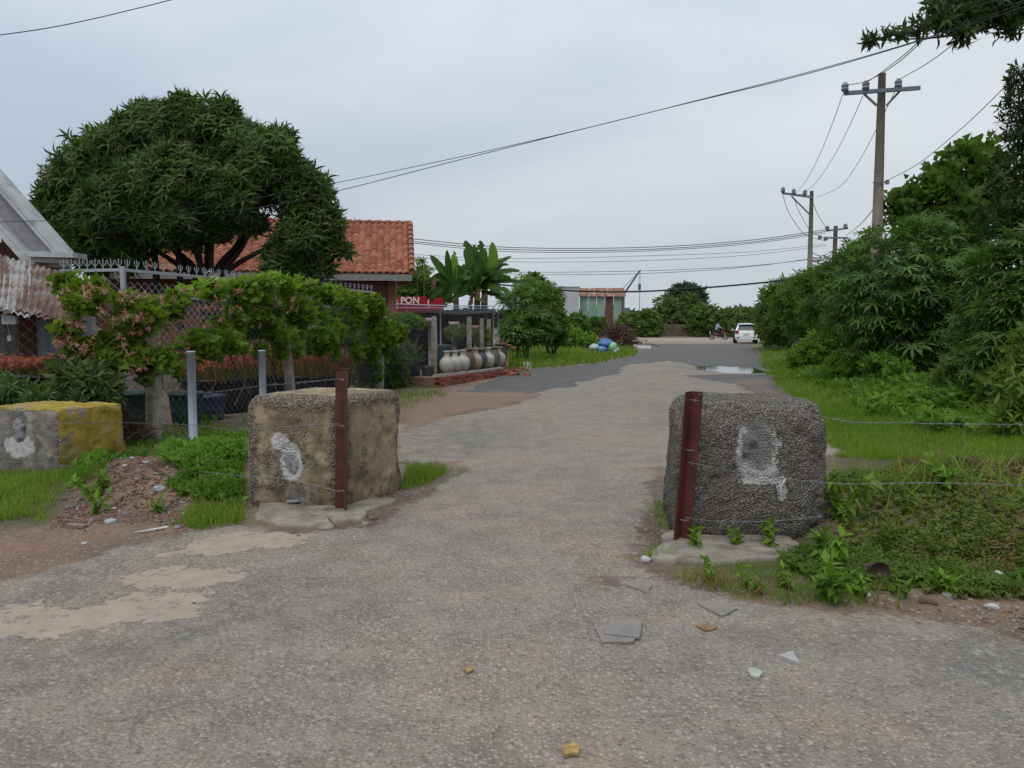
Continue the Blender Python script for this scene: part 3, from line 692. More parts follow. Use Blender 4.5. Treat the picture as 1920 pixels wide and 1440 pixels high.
conc_post(t, *FP['a'], 1.75, .15, (.03, 0)); conc_post(t, *FP['b'], 1.7, .14, (-.12, .05)); conc_post(t, *FP['c'], 1.75, .145, (.05, 0))
conc_post(t, -7.6, 9.1, 1.8, .14)
chain_link('wire_mesh', [(-7.6, 9.1), FP['a'], FP['b'], FP['c']], .04, 1.9, .068, t)
m = MB(); m.tube([(-7.6, 9.1, 1.9), (*FP['a'], 1.88), (*FP['b'], 1.86), (*FP['c'], 1.85)], .004, 4); m.build('top_wire', M_WIRE, t)
t = thing('chain_link_fence', (-2.03, 20.2, 0), 'chain-link fence with pale posts and pipe rail behind the row of jars', 'fence')
for k, hh in (('d', 1.72), ('e', 1.72)): conc_post(t, *FP[k], hh, .14)
conc_post(t, -.92, 23.6, 1.68, .13); conc_post(t, -.72, 24.2, 1.66, .13)
chain_link('wire_mesh', [FP['c'], FP['d'], FP['e'], (-.55, 24.4)], .04, 2.02, .072, t)
for (px, y0, Y) in ((826, 576, 21.6), (925, 576, 25), (934, 578, 25.3)):
    b = P(px, 600, Y); m = MB(); m.tube([(b[0], b[1], 0), (b[0], b[1], P(px, y0, Y)[2])], .022, 8); m.build('pipe_upright', M_PIPE, t, True)
m = MB(); m.tube(spline([P(742, 570, 19), P(826, 573, 21.6), P(930, 574, 25)], 10), .018, 6); m.tube(spline([P(742, 577, 19), P(880, 578, 23), P(930, 580, 25)], 10), .012, 6); m.build('top_rail', M_PIPE, t, True)

# ------------------------------------------------------------------ brick house with tiled roof
def tile_mat():
    s = NT('clay_roof_tile'); r = s.attr('rnd')
    c = s.ramp(r, [(0, (.26, .095, .06)), (.5, (.38, .15, .092)), (1, (.46, .21, .135))])
    c = s.mix(s.math('MULTIPLY', s.step(s.noise(1.6, 6, .7), .5, .72), .75), c, (.15, .07, .05)); s.col(c); s.rough(.85); return s.m
M_TILE = tile_mat()
def brick_mat(name, c1, c2, mortar, scale=1.0):
    s = NT(name); b = s.n('ShaderNodeTexBrick'); mp_ = s.n('ShaderNodeMapping'); mp_.inputs['Rotation'].default_value = (R(90), 0, 0)
    s.l(s.co(), mp_.inputs[0]); s.l(mp_.outputs[0], b.inputs['Vector'])
    for k, v in (('Color1', c1), ('Color2', c2), ('Mortar', mortar)): b.inputs[k].default_value = (*v, 1)
    b.inputs['Scale'].default_value = scale; b.inputs['Brick Width'].default_value = .21; b.inputs['Row Height'].default_value = .07; b.inputs['Mortar Size'].default_value = .008
    s.col(b.outputs[0]); s.rough(.9); s.bump(b.outputs['Fac'], -.5, .01); return s.m
M_BRICKW = brick_mat('red_brick_wall', (.15, .05, .032), (.20, .072, .045), (.16, .11, .09))
M_WHITEW = simple('white_painted_wall', (.42, .43, .44), .8, .12, 3, 0, .1, .3, (.27, .27, .265))
M_DARKIN = simple('dark_interior', (.012, .012, .013), .9, .3, 3)
he = P(772, 512, 24.0); hr = P(769, 421, 27.2)           # right ends of eave and ridge
ex = np.array((3.0, .5, 0)); ex /= np.linalg.norm(ex); up = hr - he; LEN = 9.2
hb = he - ex * LEN / 2; hb = np.array((hb[0], hb[1] + 2, 0))
house = thing('brick_house', hb, 'red brick house with orange clay tile roof behind the mango tree', 'house')
sl = np.linalg.norm(up); upn = up / sl; nrm = np.cross(ex, upn); rows, colw = 21, .205; rh = sl / rows; ncol = int(LEN / colw)
xs_ = np.linspace(-.5, .5, 7); prof = .028 * np.cos(xs_ * 2 * np.pi) + .008 * np.sin(xs_ * 4 * np.pi)
tv = []; 
for (yy, lift) in ((0, .07), (1.12, .016), (0, .0)):
    for x_, z_ in zip(xs_, prof): tv.append((x_ * colw, yy * rh, z_ + lift))
tv = np.array(tv); tf = np.array([(a, a + 1, 7 + a + 1, 7 + a) for a in range(6)] + [(14 + a, 14 + a + 1, a + 1, a) for a in range(6)])
ci, ri = np.meshgrid(np.arange(ncol), np.arange(rows)); ci = ci.ravel(); ri = ri.ravel(); n_ = len(ci)
tp = he + (-(ci[:, None] + .5) * colw - .05 - .0 * ri[:, None]) * ex + (ri[:, None] * rh) * upn + RNG.normal(0, .003, (n_, 3))
Rm = np.stack([ex, upn, nrm], 1); V = np.einsum('ij,kj->ki', Rm, tv)[None] + tp[:, None]
F = (tf[None] + (np.arange(n_) * 21)[:, None, None]).reshape(-1, 4)
roof = MB(); rl_ = he - ex * LEN
back = np.array((upn[0], upn[1], 0)); back /= np.linalg.norm(back); run = np.linalg.norm(up[:2]); he2 = he + back * run * 2; rl2 = rl_ + back * run * 2
top_r = hr; top_l = hr - ex * LEN; dn = np.array((0, 0, -.05))
roof.add([he + dn, rl_ + dn, top_l + dn, top_r + dn, he2 + dn, rl2 + dn], [(0, 3, 2, 1), (3, 4, 5, 2)])
ro = roof.build('roof', M_TILE, house)
obj('roof_tiles', V.reshape(-1, 3), F, M_TILE, ro, True, {'rnd': np.repeat(RNG.random(n_), 21)}, 'stuff')
rk = MB()
for i in range(int(LEN / .33)):
    a = hr - ex * (i * .33); m_ = MB(); q = [a + (0, 0, .06), a - ex * .36 + (0, 0, .035)]; m_.tube(q, (.085, .07), 8); m_.build('ridge_tile', M_TILE, ro, True)
for i in range(10):
    a = he + upn * (i * sl / 10) + ex * .0; m_ = MB(); m_.tube([a + nrm * .07, a + upn * (sl / 10 + .03) + nrm * .045], (.10, .085), 8); m_.build('verge_tile', M_TILE, ro, True)
m = MB(); m.bar(he + (.0, .03, -.14), rl_ + (0, .03, -.14), .05, .2); m.build('fascia_board', simple('grey_fascia', (.23, .22, .21), .7, .15), house)
wf = he - ex * .5 + back * .55; wl = rl_ + back * .55; wb = wf + back * (2 * run - 1.1); zt = he[2] + .2
m = MB(); m.add([(wf[0], wf[1], 0), (wl[0], wl[1], 0), (wl[0], wl[1], zt), (wf[0], wf[1], zt), (wb[0], wb[1], 0), (wb[0], wb[1], zt), ((wf[0] + wb[0]) / 2, (wf[1] + wb[1]) / 2, hr[2] - .12)],
      [(0, 3, 2, 1), (0, 4, 5, 6, 3)]); m.build('wall', M_BRICKW, house)
m = MB(); m.box((wf[0] - .1, wf[1] - .02, zt / 2), (.24, .24, zt)); m.build('corner_column', brick_mat('red_brick_column', (.20, .07, .045), (.26, .09, .06), (.2, .14, .11)), house)
m = MB(); m.tube([P(667, 420, 27.0), P(665, 408, 27.0)], .02, 6); m.build('roof_vent_pipe', M_PIPE, house)

# ------------------------------------------------------------------ white gabled house at the left edge
gh = thing('white_house', (-10.5, 16, 0), 'white gabled house with moulded cornice and arched opening at the left edge', 'house')
A0, A1 = P(-160, 158, 15.2), P(128, 484, 15.2); dv = np.array((-.5, 0, -.12))
m = MB(); m.bar(A0 + (0, .1, 0), A1 + (0, .1, 0), .5, .07); m.bar(A0 + dv * .16 + (0, .05, 0), A1 + dv * .16 + (0, .05, 0), .4, .06); m.build('outer_cornice', M_WHITEW, gh)
rf = MB(); n_ = np.array((0, .35, .0)); q = [A0 + dv * .15, A1 + dv * .15, A1 + dv * 1.1, A0 + dv * 1.1]; rf.add(q + [p + n_ for p in q], [(0, 1, 2, 3), (4, 7, 6, 5), (0, 4, 5, 1), (2, 6, 7, 3), (1, 5, 6, 2)]); rf.build('roof', simple('grey_roof_slope', (.24, .235, .24), .8, .2), gh)
m = MB()
for (f, dp, th) in ((1.1, .5, .07), (1.24, .62, .05)): m.bar(A0 + dv * f + (0, .3 - dp / 2, 0), A1 + dv * f + (.0, .3 - dp / 2, 0), dp, th)
m.build('inner_cornice', M_WHITEW, gh)
q = [P(-200, 180, 15.3), P(-70, 320, 15.3), P(70, 475, 15.3), P(120, 492, 15.3), P(120, 502, 15.3), P(38, 496, 15.3), P(34, 470, 15.3), P(20, 443, 15.3), P(0, 428, 15.3), P(-30, 415, 15.3), P(-200, 415, 15.3)]
m = MB(); n_ = len(q); m.add(q + [p + (0, .25, 0) for p in q], [tuple(range(n_)), tuple(range(n_, 2 * n_))[::-1]] + [(i, n_ + i, n_ + (i + 1) % n_, (i + 1) % n_) for i in range(n_)])
m.build('gable_wall', M_WHITEW, gh)
m = MB(); m.bar(P(60, 478, 15.0), P(150, 480, 15.0), .5, .10); m.bar(P(70, 488, 15.1), P(140, 490, 15.1), .4, .09); m.build('cornice_return', M_WHITEW, gh)
m = MB(); m.box((-10.9, 16.2, 1.6), (3.4, .2, 3.2)); m.build('inner_wall', brick_mat('dark_red_brick', (.07, .028, .02), (.09, .035, .025), (.06, .045, .04)), gh)
mr = thing('maroon_roof', P(55, 390, 21) * (1, 1, 0), 'small piece of maroon tiled roof seen between white gable and mango tree', 'roof')
m = MB()
for i in range(9):
    a = P(20, 378 + i * 5, 21); b = P(110, 380 + i * 5, 21); m.bar(a + (0, -.12 * i, 0), b + (0, -.12 * i, 0), .16, .06)
m.box(P(60, 425, 21.3) - (0, 0, 2.0), (1.6, .2, 4.0)); m.build('roof_courses', simple('maroon_tile', (.13, .035, .028), .8, .3), mr)

# ------------------------------------------------------------------ rusty tin shed
shed = thing('tin_shed', (-7.4, 12, 0), 'low tin shed with rusty corrugated roof behind the chain-link at the left', 'shed')
def corrugated(name, a, b, c, mat, parent, waves=8, amp=.016, nn=1):
    """sheet from edge a-b, falling towards a+(c-a)"""
    a, b, c = (np.asarray(v, float) for v in (a, b, c)); nu = waves * 6 + 1; nv = 5; u = np.linspace(0, 1, nu); v = np.linspace(0, 1, nv)
    nr = np.cross(b - a, c - a); nr /= np.linalg.norm(nr); V = []
    for vv in v:
        for uu in u: V.append(a + (b - a) * uu + (c - a) * vv + nr * (amp * math.sin(uu * waves * 2 * np.pi)) + nr * .01 * math.sin(vv * 5 + uu * 3))
    ii_ = np.arange(nu * nv).reshape(nv, nu); F = np.stack([ii_[:-1, :-1], ii_[:-1, 1:], ii_[1:, 1:], ii_[1:, :-1]], -1).reshape(-1, 4)
    return obj(name, V, F, mat, parent, True)
def rust_mat(name, base, rust, lo, hi):
    s = NT(name); c = s.mix(s.step(s.noise(2.4, 6, .7, dist=.4), lo, hi), base, rust); c = s.mix(s.step(s.noise(11, 5, .7), .5, .8), c, tuple(np.array(rust) * .5))
    s.col(c); s.rough(.75); return s.m
M_TIN1 = rust_mat('pale_rusted_tin', (.30, .295, .285), (.14, .075, .055), .48, .64)
M_TIN2 = rust_mat('rusted_tin', (.25, .21, .18), (.105, .055, .042), .35, .55)
M_TIN3 = rust_mat('blue_grey_tin', (.13, .155, .18), (.08, .08, .08), .55, .8)
ul, ur = P(-80, 455, 13.4), P(150, 520, 12.6); ll, lr = P(-80, 566, 10.9), P(106, 592, 10.8)
for i in range(5):
    f0, f1 = i / 5 - .01, (i + 1) / 5 + .02
    a = ul + (ur - ul) * f0; b = ul + (ur - ul) * f1; c = ll + (lr - ll) * f0
    corrugated('roof_sheet', a + (0, 0, .008 * (i % 2)), b + (0, 0, .008 * (i % 2)), c + (0, 0, .008 * (i % 2)), (M_TIN1, M_TIN2, M_TIN1, M_TIN2, M_TIN2)[i], shed, 5, .02)
for (x0, x1, mm, Y) in ((-90, 32, simple('grey_board', (.09, .085, .08), .9, .3), 11.5), (32, 69, simple('maroon_board', (.09, .03, .025), .8, .3), 11.45), (67, 180, M_TIN3, 11.4)):
    a = P(x0, 588, Y); b = P(x1, 588, Y); c = a.copy(); c[2] = 0; corrugated('wall_sheet', a, b, c, mm, shed, 6, .012)
m = MB(); m.bar(ll + (0, .03, -.05), lr + (0, .03, -.05), .06, .07); m.build('eave_beam', M_DARKIN, shed)
m = MB(); m.box(P(18, 585, 10.9) - (0, 0, .09), (.2, .06, .16), None); m.tube([P(18, 573, 10.9), P(20, 590, 10.9)], .012, 6); m.build('flood_lamp', simple('grey_lamp', (.35, .36, .38), .4, .1), shed)
m = MB(); m.box(P(18, 634, 11.2), (.05, .03, .08)); m.tube([P(12, 600, 11.2), P(18, 630, 11.2)], .004, 4); m.build('hanging_switch', simple('white_plastic', (.6, .6, .58), .5, .05), shed)

# ------------------------------------------------------------------ white spiked fence round the house yard
M_GRILLE = simple('white_grey_grille', (.30, .315, .34), .5, .1, 6)
fa, fb, fc = P(112, 508, 13.0), P(230, 506, 13.2), P(700, 548, 20.4)
yf = thing('spiked_fence', (fb[0], fb[1], 0), 'white steel mesh fence topped with forked spikes in front of the brick house', 'fence')
for (a, b) in ((fa, fb), (fb, fc)):
    d = b - a; m = MB(); m.bar(a, b, .05, .05); m.bar(a - (0, 0, .42), b - (0, 0, .42), .04, .04); m.build('top_rail', M_GRILLE, yf)
    chain_link('wire_mesh', [a[:2], b[:2]], .3, min(a[2], b[2]) - .02 , .075, yf, .006, M_GRILLE)
sp_ = MB(); sp_.tube([(0, 0, 0), (0, 0, .17)], .008, 5)
for sg in (-1, 1): sp_.tube([(0, 0, .04), (sg * .045, 0, .09), (sg * .05, 0, .15)], .0065, 5)
SPK = sp_.mesh('spike', M_GRILLE)
d1 = fb - fa; d2 = fc - fb; yaw1 = math.atan2(d1[1], d1[0]); yaw2 = math.atan2(d2[1], d2[0])
for k in range(8): inst('spike', SPK, yf, fa + d1 * ((k + .5) / 8) + (0, 0, .02), (0, 0, yaw1))
for k in range(40): inst('spike', SPK, yf, fb + d2 * ((k + .5) / 40) + (0, 0, .02), (0, 0, yaw2))
m = MB(); m.box((fb[0], fb[1], fb[2] / 2 + .03), (.07, .07, fb[2] + .06)); m.build('post', M_GRILLE, yf)
gp = thing('gate_pillar', (fc[0] + .1, fc[1], 0), 'white gate pillar with dark capped lantern top beside the brick house', 'pillar')
m = MB(); m.box((fc[0] + .1, fc[1], .95), (.42, .42, 1.9)); m.build('shaft', M_WHITEW, gp)
pz = 1.9; m = MB(); m.box((fc[0] + .1, fc[1], pz + .05), (.5, .5, .1)); m.box((fc[0] + .1, fc[1], pz + .17), (.3, .3, .14)); m.box((fc[0] + .1, fc[1], pz + .3), (.46, .46, .12), None, 0, .3)
m.build('lantern_cap', simple('dark_slate', (.03, .03, .035), .6, .2), gp)
gp2 = thing('gate_pillar', (fc[0] + .1 - 1.1, fc[1] - 1.5, 0), 'gate pillar half hidden by creeper leaves, dark lantern cap showing', 'pillar')
c2 = P(580, 530, 18.7); m = MB(); m.box((c2[0], c2[1], 1.1), (.4, .4, 2.2)); m.build('shaft', M_WHITEW, gp2)
m = MB(); m.box((c2[0], c2[1], 2.26), (.5, .5, .1)); m.box((c2[0], c2[1], 2.42), (.45, .45, .14), None, 0, .3); m.build('lantern_cap', simple('dark_slate', (.03, .03, .035)), gp2)
lp = thing('flood_lamp', P(402, 540, 15) * (1, 1, 0) + (0, 0, 2.0), 'round flood lamp on the spiked fence above the creeper', 'lamp')
c = P(402, 520, 14.9); m = MB(); V_, F_ = [], []
m.tube([c + (0, -.02, 0), c + (-.02, .1, .02)], (.11, .05), 14); m.build('reflector', simple('lamp_metal', (.36, .37, .36), .35, .1), lp, True)
m = MB(); m.tube([c + (0, -.03, 0), c + (0, -.024, 0)], .085, 14); m.build('lens', simple('lamp_lens', (.5, .5, .42), .2, .05), lp, True)
m = MB(); m.tube(spline([c + (-.02, .1, 0), c + (-.2, .2, .12), c + (-.4, .3, -.25)], 10), .016, 6); m.build('bracket', M_GRILLE, lp, True)

# ------------------------------------------------------------------ mango tree
def limb(m, a, b, r0, r1, sag=.0, rng=RNG, wob=.12):
    a = np.asarray(a, float); b = np.asarray(b, float); L_ = np.linalg.norm(b - a)
    q = spline([a, a + (b - a) * .35 + rng.normal(0, wob * .25 * L_, 3) * (1, 1, .4), a + (b - a) * .7 + rng.normal(0, wob * .25 * L_, 3) * (1, 1, .4) + (0, 0, sag), b], 10)
    m.tube(q, np.linspace(r0, r1, len(q)), 7); return q
M_MANGO = leaf_mat('mango_leaf', (.014, .036, .013), (.075, .125, .038), .28, .45)
tr = thing('mango_tree', (-7.0, 18.2, 0), 'large dark green mango tree with dense rounded crown above the spiked fence', 'tree')
bl = [pblob(*q) for q in ((345, 250, 62, 18.2), (250, 290, 70, 18), (205, 315, 80, 18.3, 1.5), (300, 262, 75, 18), (395, 262, 78, 18.3), (490, 318, 82, 18.2, 1.4), (570, 372, 66, 18.2), (130, 352, 58, 18.4), (140, 425, 66, 18.2), (225, 395, 80, 17.4, 1.2),
      (330, 360, 92, 17.2, 1.3), (432, 372, 58, 17.3), (215, 460, 46, 17.6), (565, 452, 62, 17.8), (600, 440, 44, 18), (520, 492, 38, 17.6), (585, 500, 40, 17.8), (330, 300, 110, 19.4, 1.3), (290, 412, 52, 17.2), (372, 405, 45, 17.4), (165, 478, 40, 17.6), (300, 442, 34, 17.6), (352, 436, 34, 17.8), (412, 424, 36, 17.6), (245, 482, 38, 17.6), (195, 490, 30, 17.6), (470, 420, 26, 17.8), (640, 470, 16, 17.8), (610, 405, 22, 18), (95, 375, 22, 18.3), (448, 272, 60, 18.2), (515, 315, 56, 18.2), (560, 350, 48, 18))]
ros = rosette(lance_t(.10, .45), 9, 1.15, jitter=.35, rise=.8)
bl = [q for b in bl for q in [(*b[:3], b[3] * .82, b[4] * .82, b[5] * .82)] + [(*(np.array(b[:3]) + unit(1, RNG, .3)[0] * np.array(b[3:6]) * .75), b[3] * .36, b[3] * .36, b[5] * .36) for _ in range(4)]]
p_, d_ = crown_pts(bl, 22000, RNG, .5, .25, .3); d_ = d_ + (0, 0, .25)
cloud('crown', ros, p_, d_, .185, M_MANGO, tr, jit=.55, svar=.45)
trk = MB(); b0 = np.array((-7.0, 18.2, 0))
limb(trk, b0 - (0, 0, .1), P(385, 500, 18.2), .2, .15)
for k, (px, py) in enumerate(((300, 440), (345, 420), (380, 400), (455, 430), (505, 400), (500, 330), (240, 430), (200, 350), (330, 290), (420, 290), (560, 430))):
    limb(trk, P(390 + (px - 390) * .12, 520, 18.2), P(px, py, 18.0 + .2 * (k % 3)), .075, .03)
trk.build('trunk', M_DARKBARK, tr, True)
for (px, w_) in ((287, .10), (335, .09), (372, .09), (398, .08)):
    m = MB(); a = P(px + 4, 540, 17.9); a[2] = 0; limb(m, a, P(px - 4, 430, 17.9), w_, w_ * .7, wob=.05); m.build('stem', M_DARKBARK, tr, True)

# ------------------------------------------------------------------ flowering creeper on the fence
M_VINE = leaf_mat('creeper_leaf', (.034, .080, .015), (.15, .255, .032), .45, .5, (.24, .28, .05))
vt = thing('flowering_creeper', (*FP['a'], 0), 'green creeper with pink and red flowers draped along the top of the chain-link fence', 'creeper')
def fence_at(px):
    """depth of the creeper for a picture column"""
    return float(np.interp(px, [100, 283, 545, 712, 760], [9.55, 10.0, 13.5, 17.7, 18.2]))
vb = []
for (px, yt, yb) in ((135, 525, 665), (165, 530, 690), (200, 528, 700), (240, 548, 705), (283, 550, 700), (325, 545, 690), (365, 535, 670), (405, 530, 660), (445, 530, 650), (485, 530, 650), (520, 522, 655), (555, 520, 660), (590, 532, 670), (625, 545, 660), (660, 555, 655), (690, 565, 690), (715, 580, 690), (735, 595, 650)):
    Y = fence_at(px)
    for k in range(5):
        f = RNG.random(); py = yt + 8 + (yb - yt - 22) * f; r_ = PXW(RNG.uniform(11, 24), Y); vb.append((*P(px + RNG.uniform(-16, 16), py, Y + RNG.uniform(-.25, .25)), r_ * 1.15, .2, r_))
    if RNG.random() < .6: vb.append((*P(px + RNG.uniform(-10, 10), yb + RNG.uniform(-4, 12), Y - .1), PXW(8, Y), .12, PXW(15, Y)))
vs1 = rosette(LVW, 6, 1.25, jitter=.3, rise=.9)
p_, d_ = crown_pts(vb, 8200, RNG, .6, .15, .4); d_[:, 2] += -.1
cloud('foliage', vs1, p_, d_, .10, M_VINE, vt, jit=.55)
# light green shoots standing up along the top
tips = []; td = []
for px in np.concatenate([RNG.uniform(440, 720, 70), RNG.uniform(330, 440, 14)]):
    yt = np.interp(px, [300, 430, 520, 600, 700, 740], [545, 528, 518, 530, 565, 600]); tips.append(P(px, yt + RNG.uniform(-4, 14), fence_at(px) + RNG.uniform(-.2, .2))); td.append((RNG.normal(0, .5), -.2, 1))
cloud('young_shoots', rosette(leaf_t(.3, .3), 9, 1.2, jitter=.25, rise=1.2), np.array(tips), np.array(td), .13, leaf_mat('young_leaf', (.07, .16, .02), (.17, .30, .035), .45, .45), vt, kind='stuff')
st = MB()
for (x0, y0, x1, y1) in ((470, 740, 415, 640), (440, 760, 470, 640), (390, 740, 440, 630), (500, 750, 480, 640), (610, 730, 600, 640), (520, 740, 505, 630), (640, 720, 650, 640), (300, 790, 250, 690), (235, 780, 215, 690)):
    limb(st, P(x0, y0, fence_at(x0) + .1), P(x1, y1, fence_at(x1)), .018, .01)
st.build('stems', M_STEM, vt, True, 'stuff')
def petal_mat():
    s = NT('creeper_petal'); c = s.ramp(s.attr('rnd'), [(0, (.62, .48, .40)), (.45, (.58, .33, .24)), (.75, (.46, .13, .09)), (1, (.36, .06, .045))]); s.col(c); s.rough(.6); return s.m
M_PET = petal_mat()
star = []; sf = []
for i in range(5):
    a = i * 2 * np.pi / 5; k = len(star)
    star += [(0, 0, 0), (.55 * math.cos(a - .3), .55 * math.sin(a - .3), .1), (math.cos(a), math.sin(a), .0), (.55 * math.cos(a + .3), .55 * math.sin(a + .3), .1)]; sf += [(k, k + 1, k + 2, k + 3)]
STAR = (np.array(star), np.array(sf))
FLM = []
for k in range(4):
    n_ = 15; d = unit(n_, RNG, .1); pos = d * RNG.uniform(.035, .085, (n_, 1))
    V, F, kk = inst_mesh(STAR, pos, np.stack([np.cross(d, unit(n_)), unit(n_), d], -1) * .0 + rot_to(np.cross(d, unit(n_)), RNG.uniform(0, 6, n_)), RNG.uniform(.011, .019, n_))
    V = V.reshape(n_, kk, 3); V[:, ::4] *= .25; V = V.reshape(-1, 3); V[::4] = 0        # long tubes meet in the stalk
    FLM.append(make_mesh('flower_cluster', V, F, M_PET, False, {'rnd': np.repeat(RNG.random(n_), kk)}))
fpos = []
for i in range(190):
    px = RNG.choice([RNG.uniform(105, 300), RNG.uniform(105, 420), RNG.uniform(300, 560)])
    lo, hi = np.interp(px, [105, 135, 240, 300, 420, 560], [545, 527, 545, 548, 530, 560]), np.interp(px, [105, 200, 300, 420, 560], [670, 695, 690, 660, 620]); py = lo + (hi - lo) * RNG.random() ** 1.15
    p = P(px, py, fence_at(px) - RNG.uniform(.26, .42)); fpos.append(p)
for i, p in enumerate(fpos): inst('flower_cluster', FLM[i % 4], vt, p, tuple(RNG.uniform(0, 6, 3)), RNG.uniform(.55, 1.0))

# ------------------------------------------------------------------ tubs of red flowers and plants inside the fence
M_TUB = simple('dark_plastic_tub', (.018, .021, .026), .55, .3, 5, 0, .1, .4)
M_TUBG = simple('dark_green_tub', (.02, .05, .045), .5, .3, 5)
M_REDF = leaf_mat('red_flower_petal', (.22, .05, .05), (.36, .13, .11), .2, .6)
M_STALK = leaf_mat('flower_stalk', (.07, .075, .02), (.20, .16, .05), .3, .6)
BL = (np.array([(0, -.03, 0), (0, .03, 0), (.55, -.022, .02), (.55, .022, .02), (1, 0, -.08)]), np.array([(0, 2, 1), (1, 2, 3), (2, 4, 3)]))
def tub(px, py_top, py_bot, Y, wpx, label, mat=M_TUB, flowers=True, name='flower_tub', hgt=26, fl=M_REDF):
    c = P(px, py_bot, Y); zt = P(px, py_top, Y)[2]; zb = max(c[2], 0.0); r = PXW(wpx / 2, Y)
    t = thing(name, (c[0], c[1], 0), label, 'planter', 'planters behind the creeper fence'); m = MB()
    m.lathe([(.01, 0), (r * .8, 0), (r * .9, zt * .5), (r * .98, zt - .05), (r * 1.05, zt - .04), (r * 1.05, zt), (r * .95, zt), (r * .93, zt - .06), (.01, zt - .06)], (c[0], c[1], 0), 20); m.build('tub', mat, t, True)
    if flowers:
        n_ = int(260 * (wpx / 100) ** 1.0) + 60; a = RNG.uniform(0, 6.28, n_); rr = r * 1.1 * np.sqrt(RNG.random(n_))
        b = np.stack([c[0] + rr * np.cos(a), c[1] + rr * np.sin(a), np.full(n_, zt - .06)], -1); h = PXW(hgt, Y) * RNG.uniform(.6, 1.05, n_)
        dd = np.stack([RNG.normal(0, .16, n_), RNG.normal(0, .16, n_), np.ones(n_)], -1)
        rot = rot_to(dd, RNG.uniform(-3, 3, n_)); V, F, k = inst_mesh(BL, b, rot, h * 1.05); obj('stalks', V, F, M_STALK, t, False, {'rnd': np.repeat(RNG.random(n_), k)}, 'stuff')
        tp_ = b + dd * h[:, None]; tp_ = np.concatenate([tp_, tp_ + RNG.normal(0, .03, tp_.shape)])
        cloud('blossoms', rosette(leaf_t(.34, .1), 5, 1.1), tp_, unit(len(tp_), RNG, 1.0), .035, fl, t, kind='stuff')
    return t
tub(50, 700, 745, 9.95, 105, 'dark round tub of short red flowers at the far left inside the fence', hgt=34)
tub(410, 708, 760, 13.4, 130, 'dark tub of red flowers right behind the grey pipe post', hgt=42)
tub(470, 700, 750, 15.2, 120, 'dark tub of red flowers at the middle of the creeper fence', hgt=50)
tub(560, 702, 745, 15.6, 110, 'dark tub of red flowers to the right of the middle fence post', hgt=46)
tub(625, 702, 740, 16.6, 70, 'small dark tub of red flowers near the right end of the creeper', hgt=38)
tub(455, 666, 700, 18.6, 230, 'wide tub of yellow-green flowers behind the red flower tubs', hgt=22, fl=leaf_mat('yellow_flower_petal', (.30, .28, .03), (.45, .40, .06), .3, .6))
tub(350, 735, 790, 11.6, 62, 'low dark green empty tub behind the grey pipe post', M_TUBG, False, 'empty_tub')
tub(395, 740, 790, 12.3, 58, 'low blue-black empty tub to the right of the dark green empty tub', simple('blue_tub', (.03, .05, .08), .5, .3), False, 'empty_tub')
tub(250, 735, 790, 11.2, 70, 'low dark tub beside the concrete post under the pink flowers', M_TUBG, False, 'empty_tub')
tub(640, 690, 735, 15.6, 30, 'brown clay pot under the right part of the creeper', simple('brown_clay_pot', (.12, .055, .04), .7, .2), False, 'clay_pot')
def shrub(name, label, cat, blobs, n, t_, size, mat, base, group=None, shell=.6, rag=.45, stems=5, stem_mat=None, jit=.6, kind=None, upd=.2, sr=.02):
    t = thing(name, base, label, cat, group); p, d = crown_pts(blobs, n, RNG, shell, .25, rag); d = d + (0, 0, upd)
    cloud('foliage', t_, p, d, size, mat, t, jit=jit)
    if stems:
        B = np.asarray(blobs)
        for i in range(stems):
            m = MB(); b = B[i % len(B)]; a = np.array(base, float) + (RNG.normal(0, .12) * b[3], RNG.normal(0, .1) * b[4], -.05); e = b[:3] + RNG.normal(0, .25, 3) * b[3:6]
            limb(m, a, e, sr, sr * .4); m.build('stem', stem_mat or M_STEM, t, True)
    return t
RS = rosette(leaf_t(.26, .25), 7, 1.2, jitter=.3, rise=.9)
RSN = rosette(lance_t(.13, .25), 8, 1.1, jitter=.3, rise=.8)
M_WEED = leaf_mat('weed_leaf', (.045, .11, .018), (.14, .27, .04), .42, .5)
M_DULL = leaf_mat('dull_shrub_leaf', (.035, .06, .03), (.10, .15, .065), .3, .6)
def g0(px, Y): p = P(px, 700, Y); return np.array((p[0], p[1], gz(p[0], p[1])))
shrub('leafy_bush', 'grey-green feathery bush behind the right end of the creeper fence', 'bush', [pblob(690, 700, 28, 17.9), pblob(735, 690, 32, 18.6), pblob(765, 668, 25, 19.6), pblob(720, 660, 22, 18.6), pblob(745, 720, 24, 18.4)], 1700, RSN, .10, M_DULL, g0(730, 18.6))
shrub('leafy_weed', 'spiky green weed behind the yellow painted block', 'weed', [pblob(150, 725, 40, 9.2), pblob(190, 735, 28, 9.1), pblob(130, 700, 25, 9.4)], 420, RSN, .16, M_DULL, g0(160, 9.2))
shrub('leafy_weed', 'low pale green weed at the left edge above the yellow painted block', 'weed', [pblob(20, 745, 36, 9.0), pblob(70, 748, 25, 8.9), pblob(-20, 740, 40, 9.0)], 600, RSN, .085, leaf_mat('pale_weed_leaf', (.05, .10, .045), (.13, .22, .09), .35, .6), g0(30, 9.0))
shrub('leafy_bush', 'bright green clipped bush beside the red sign', 'bush', [pblob(765, 603, 16, 22.5), pblob(785, 607, 14, 22.5), pblob(745, 605, 16, 22.5)], 700, RS, .07, leaf_mat('lime_leaf', (.06, .14, .02), (.14, .27, .04), .4, .5), g0(765, 22.5), sr=.03)
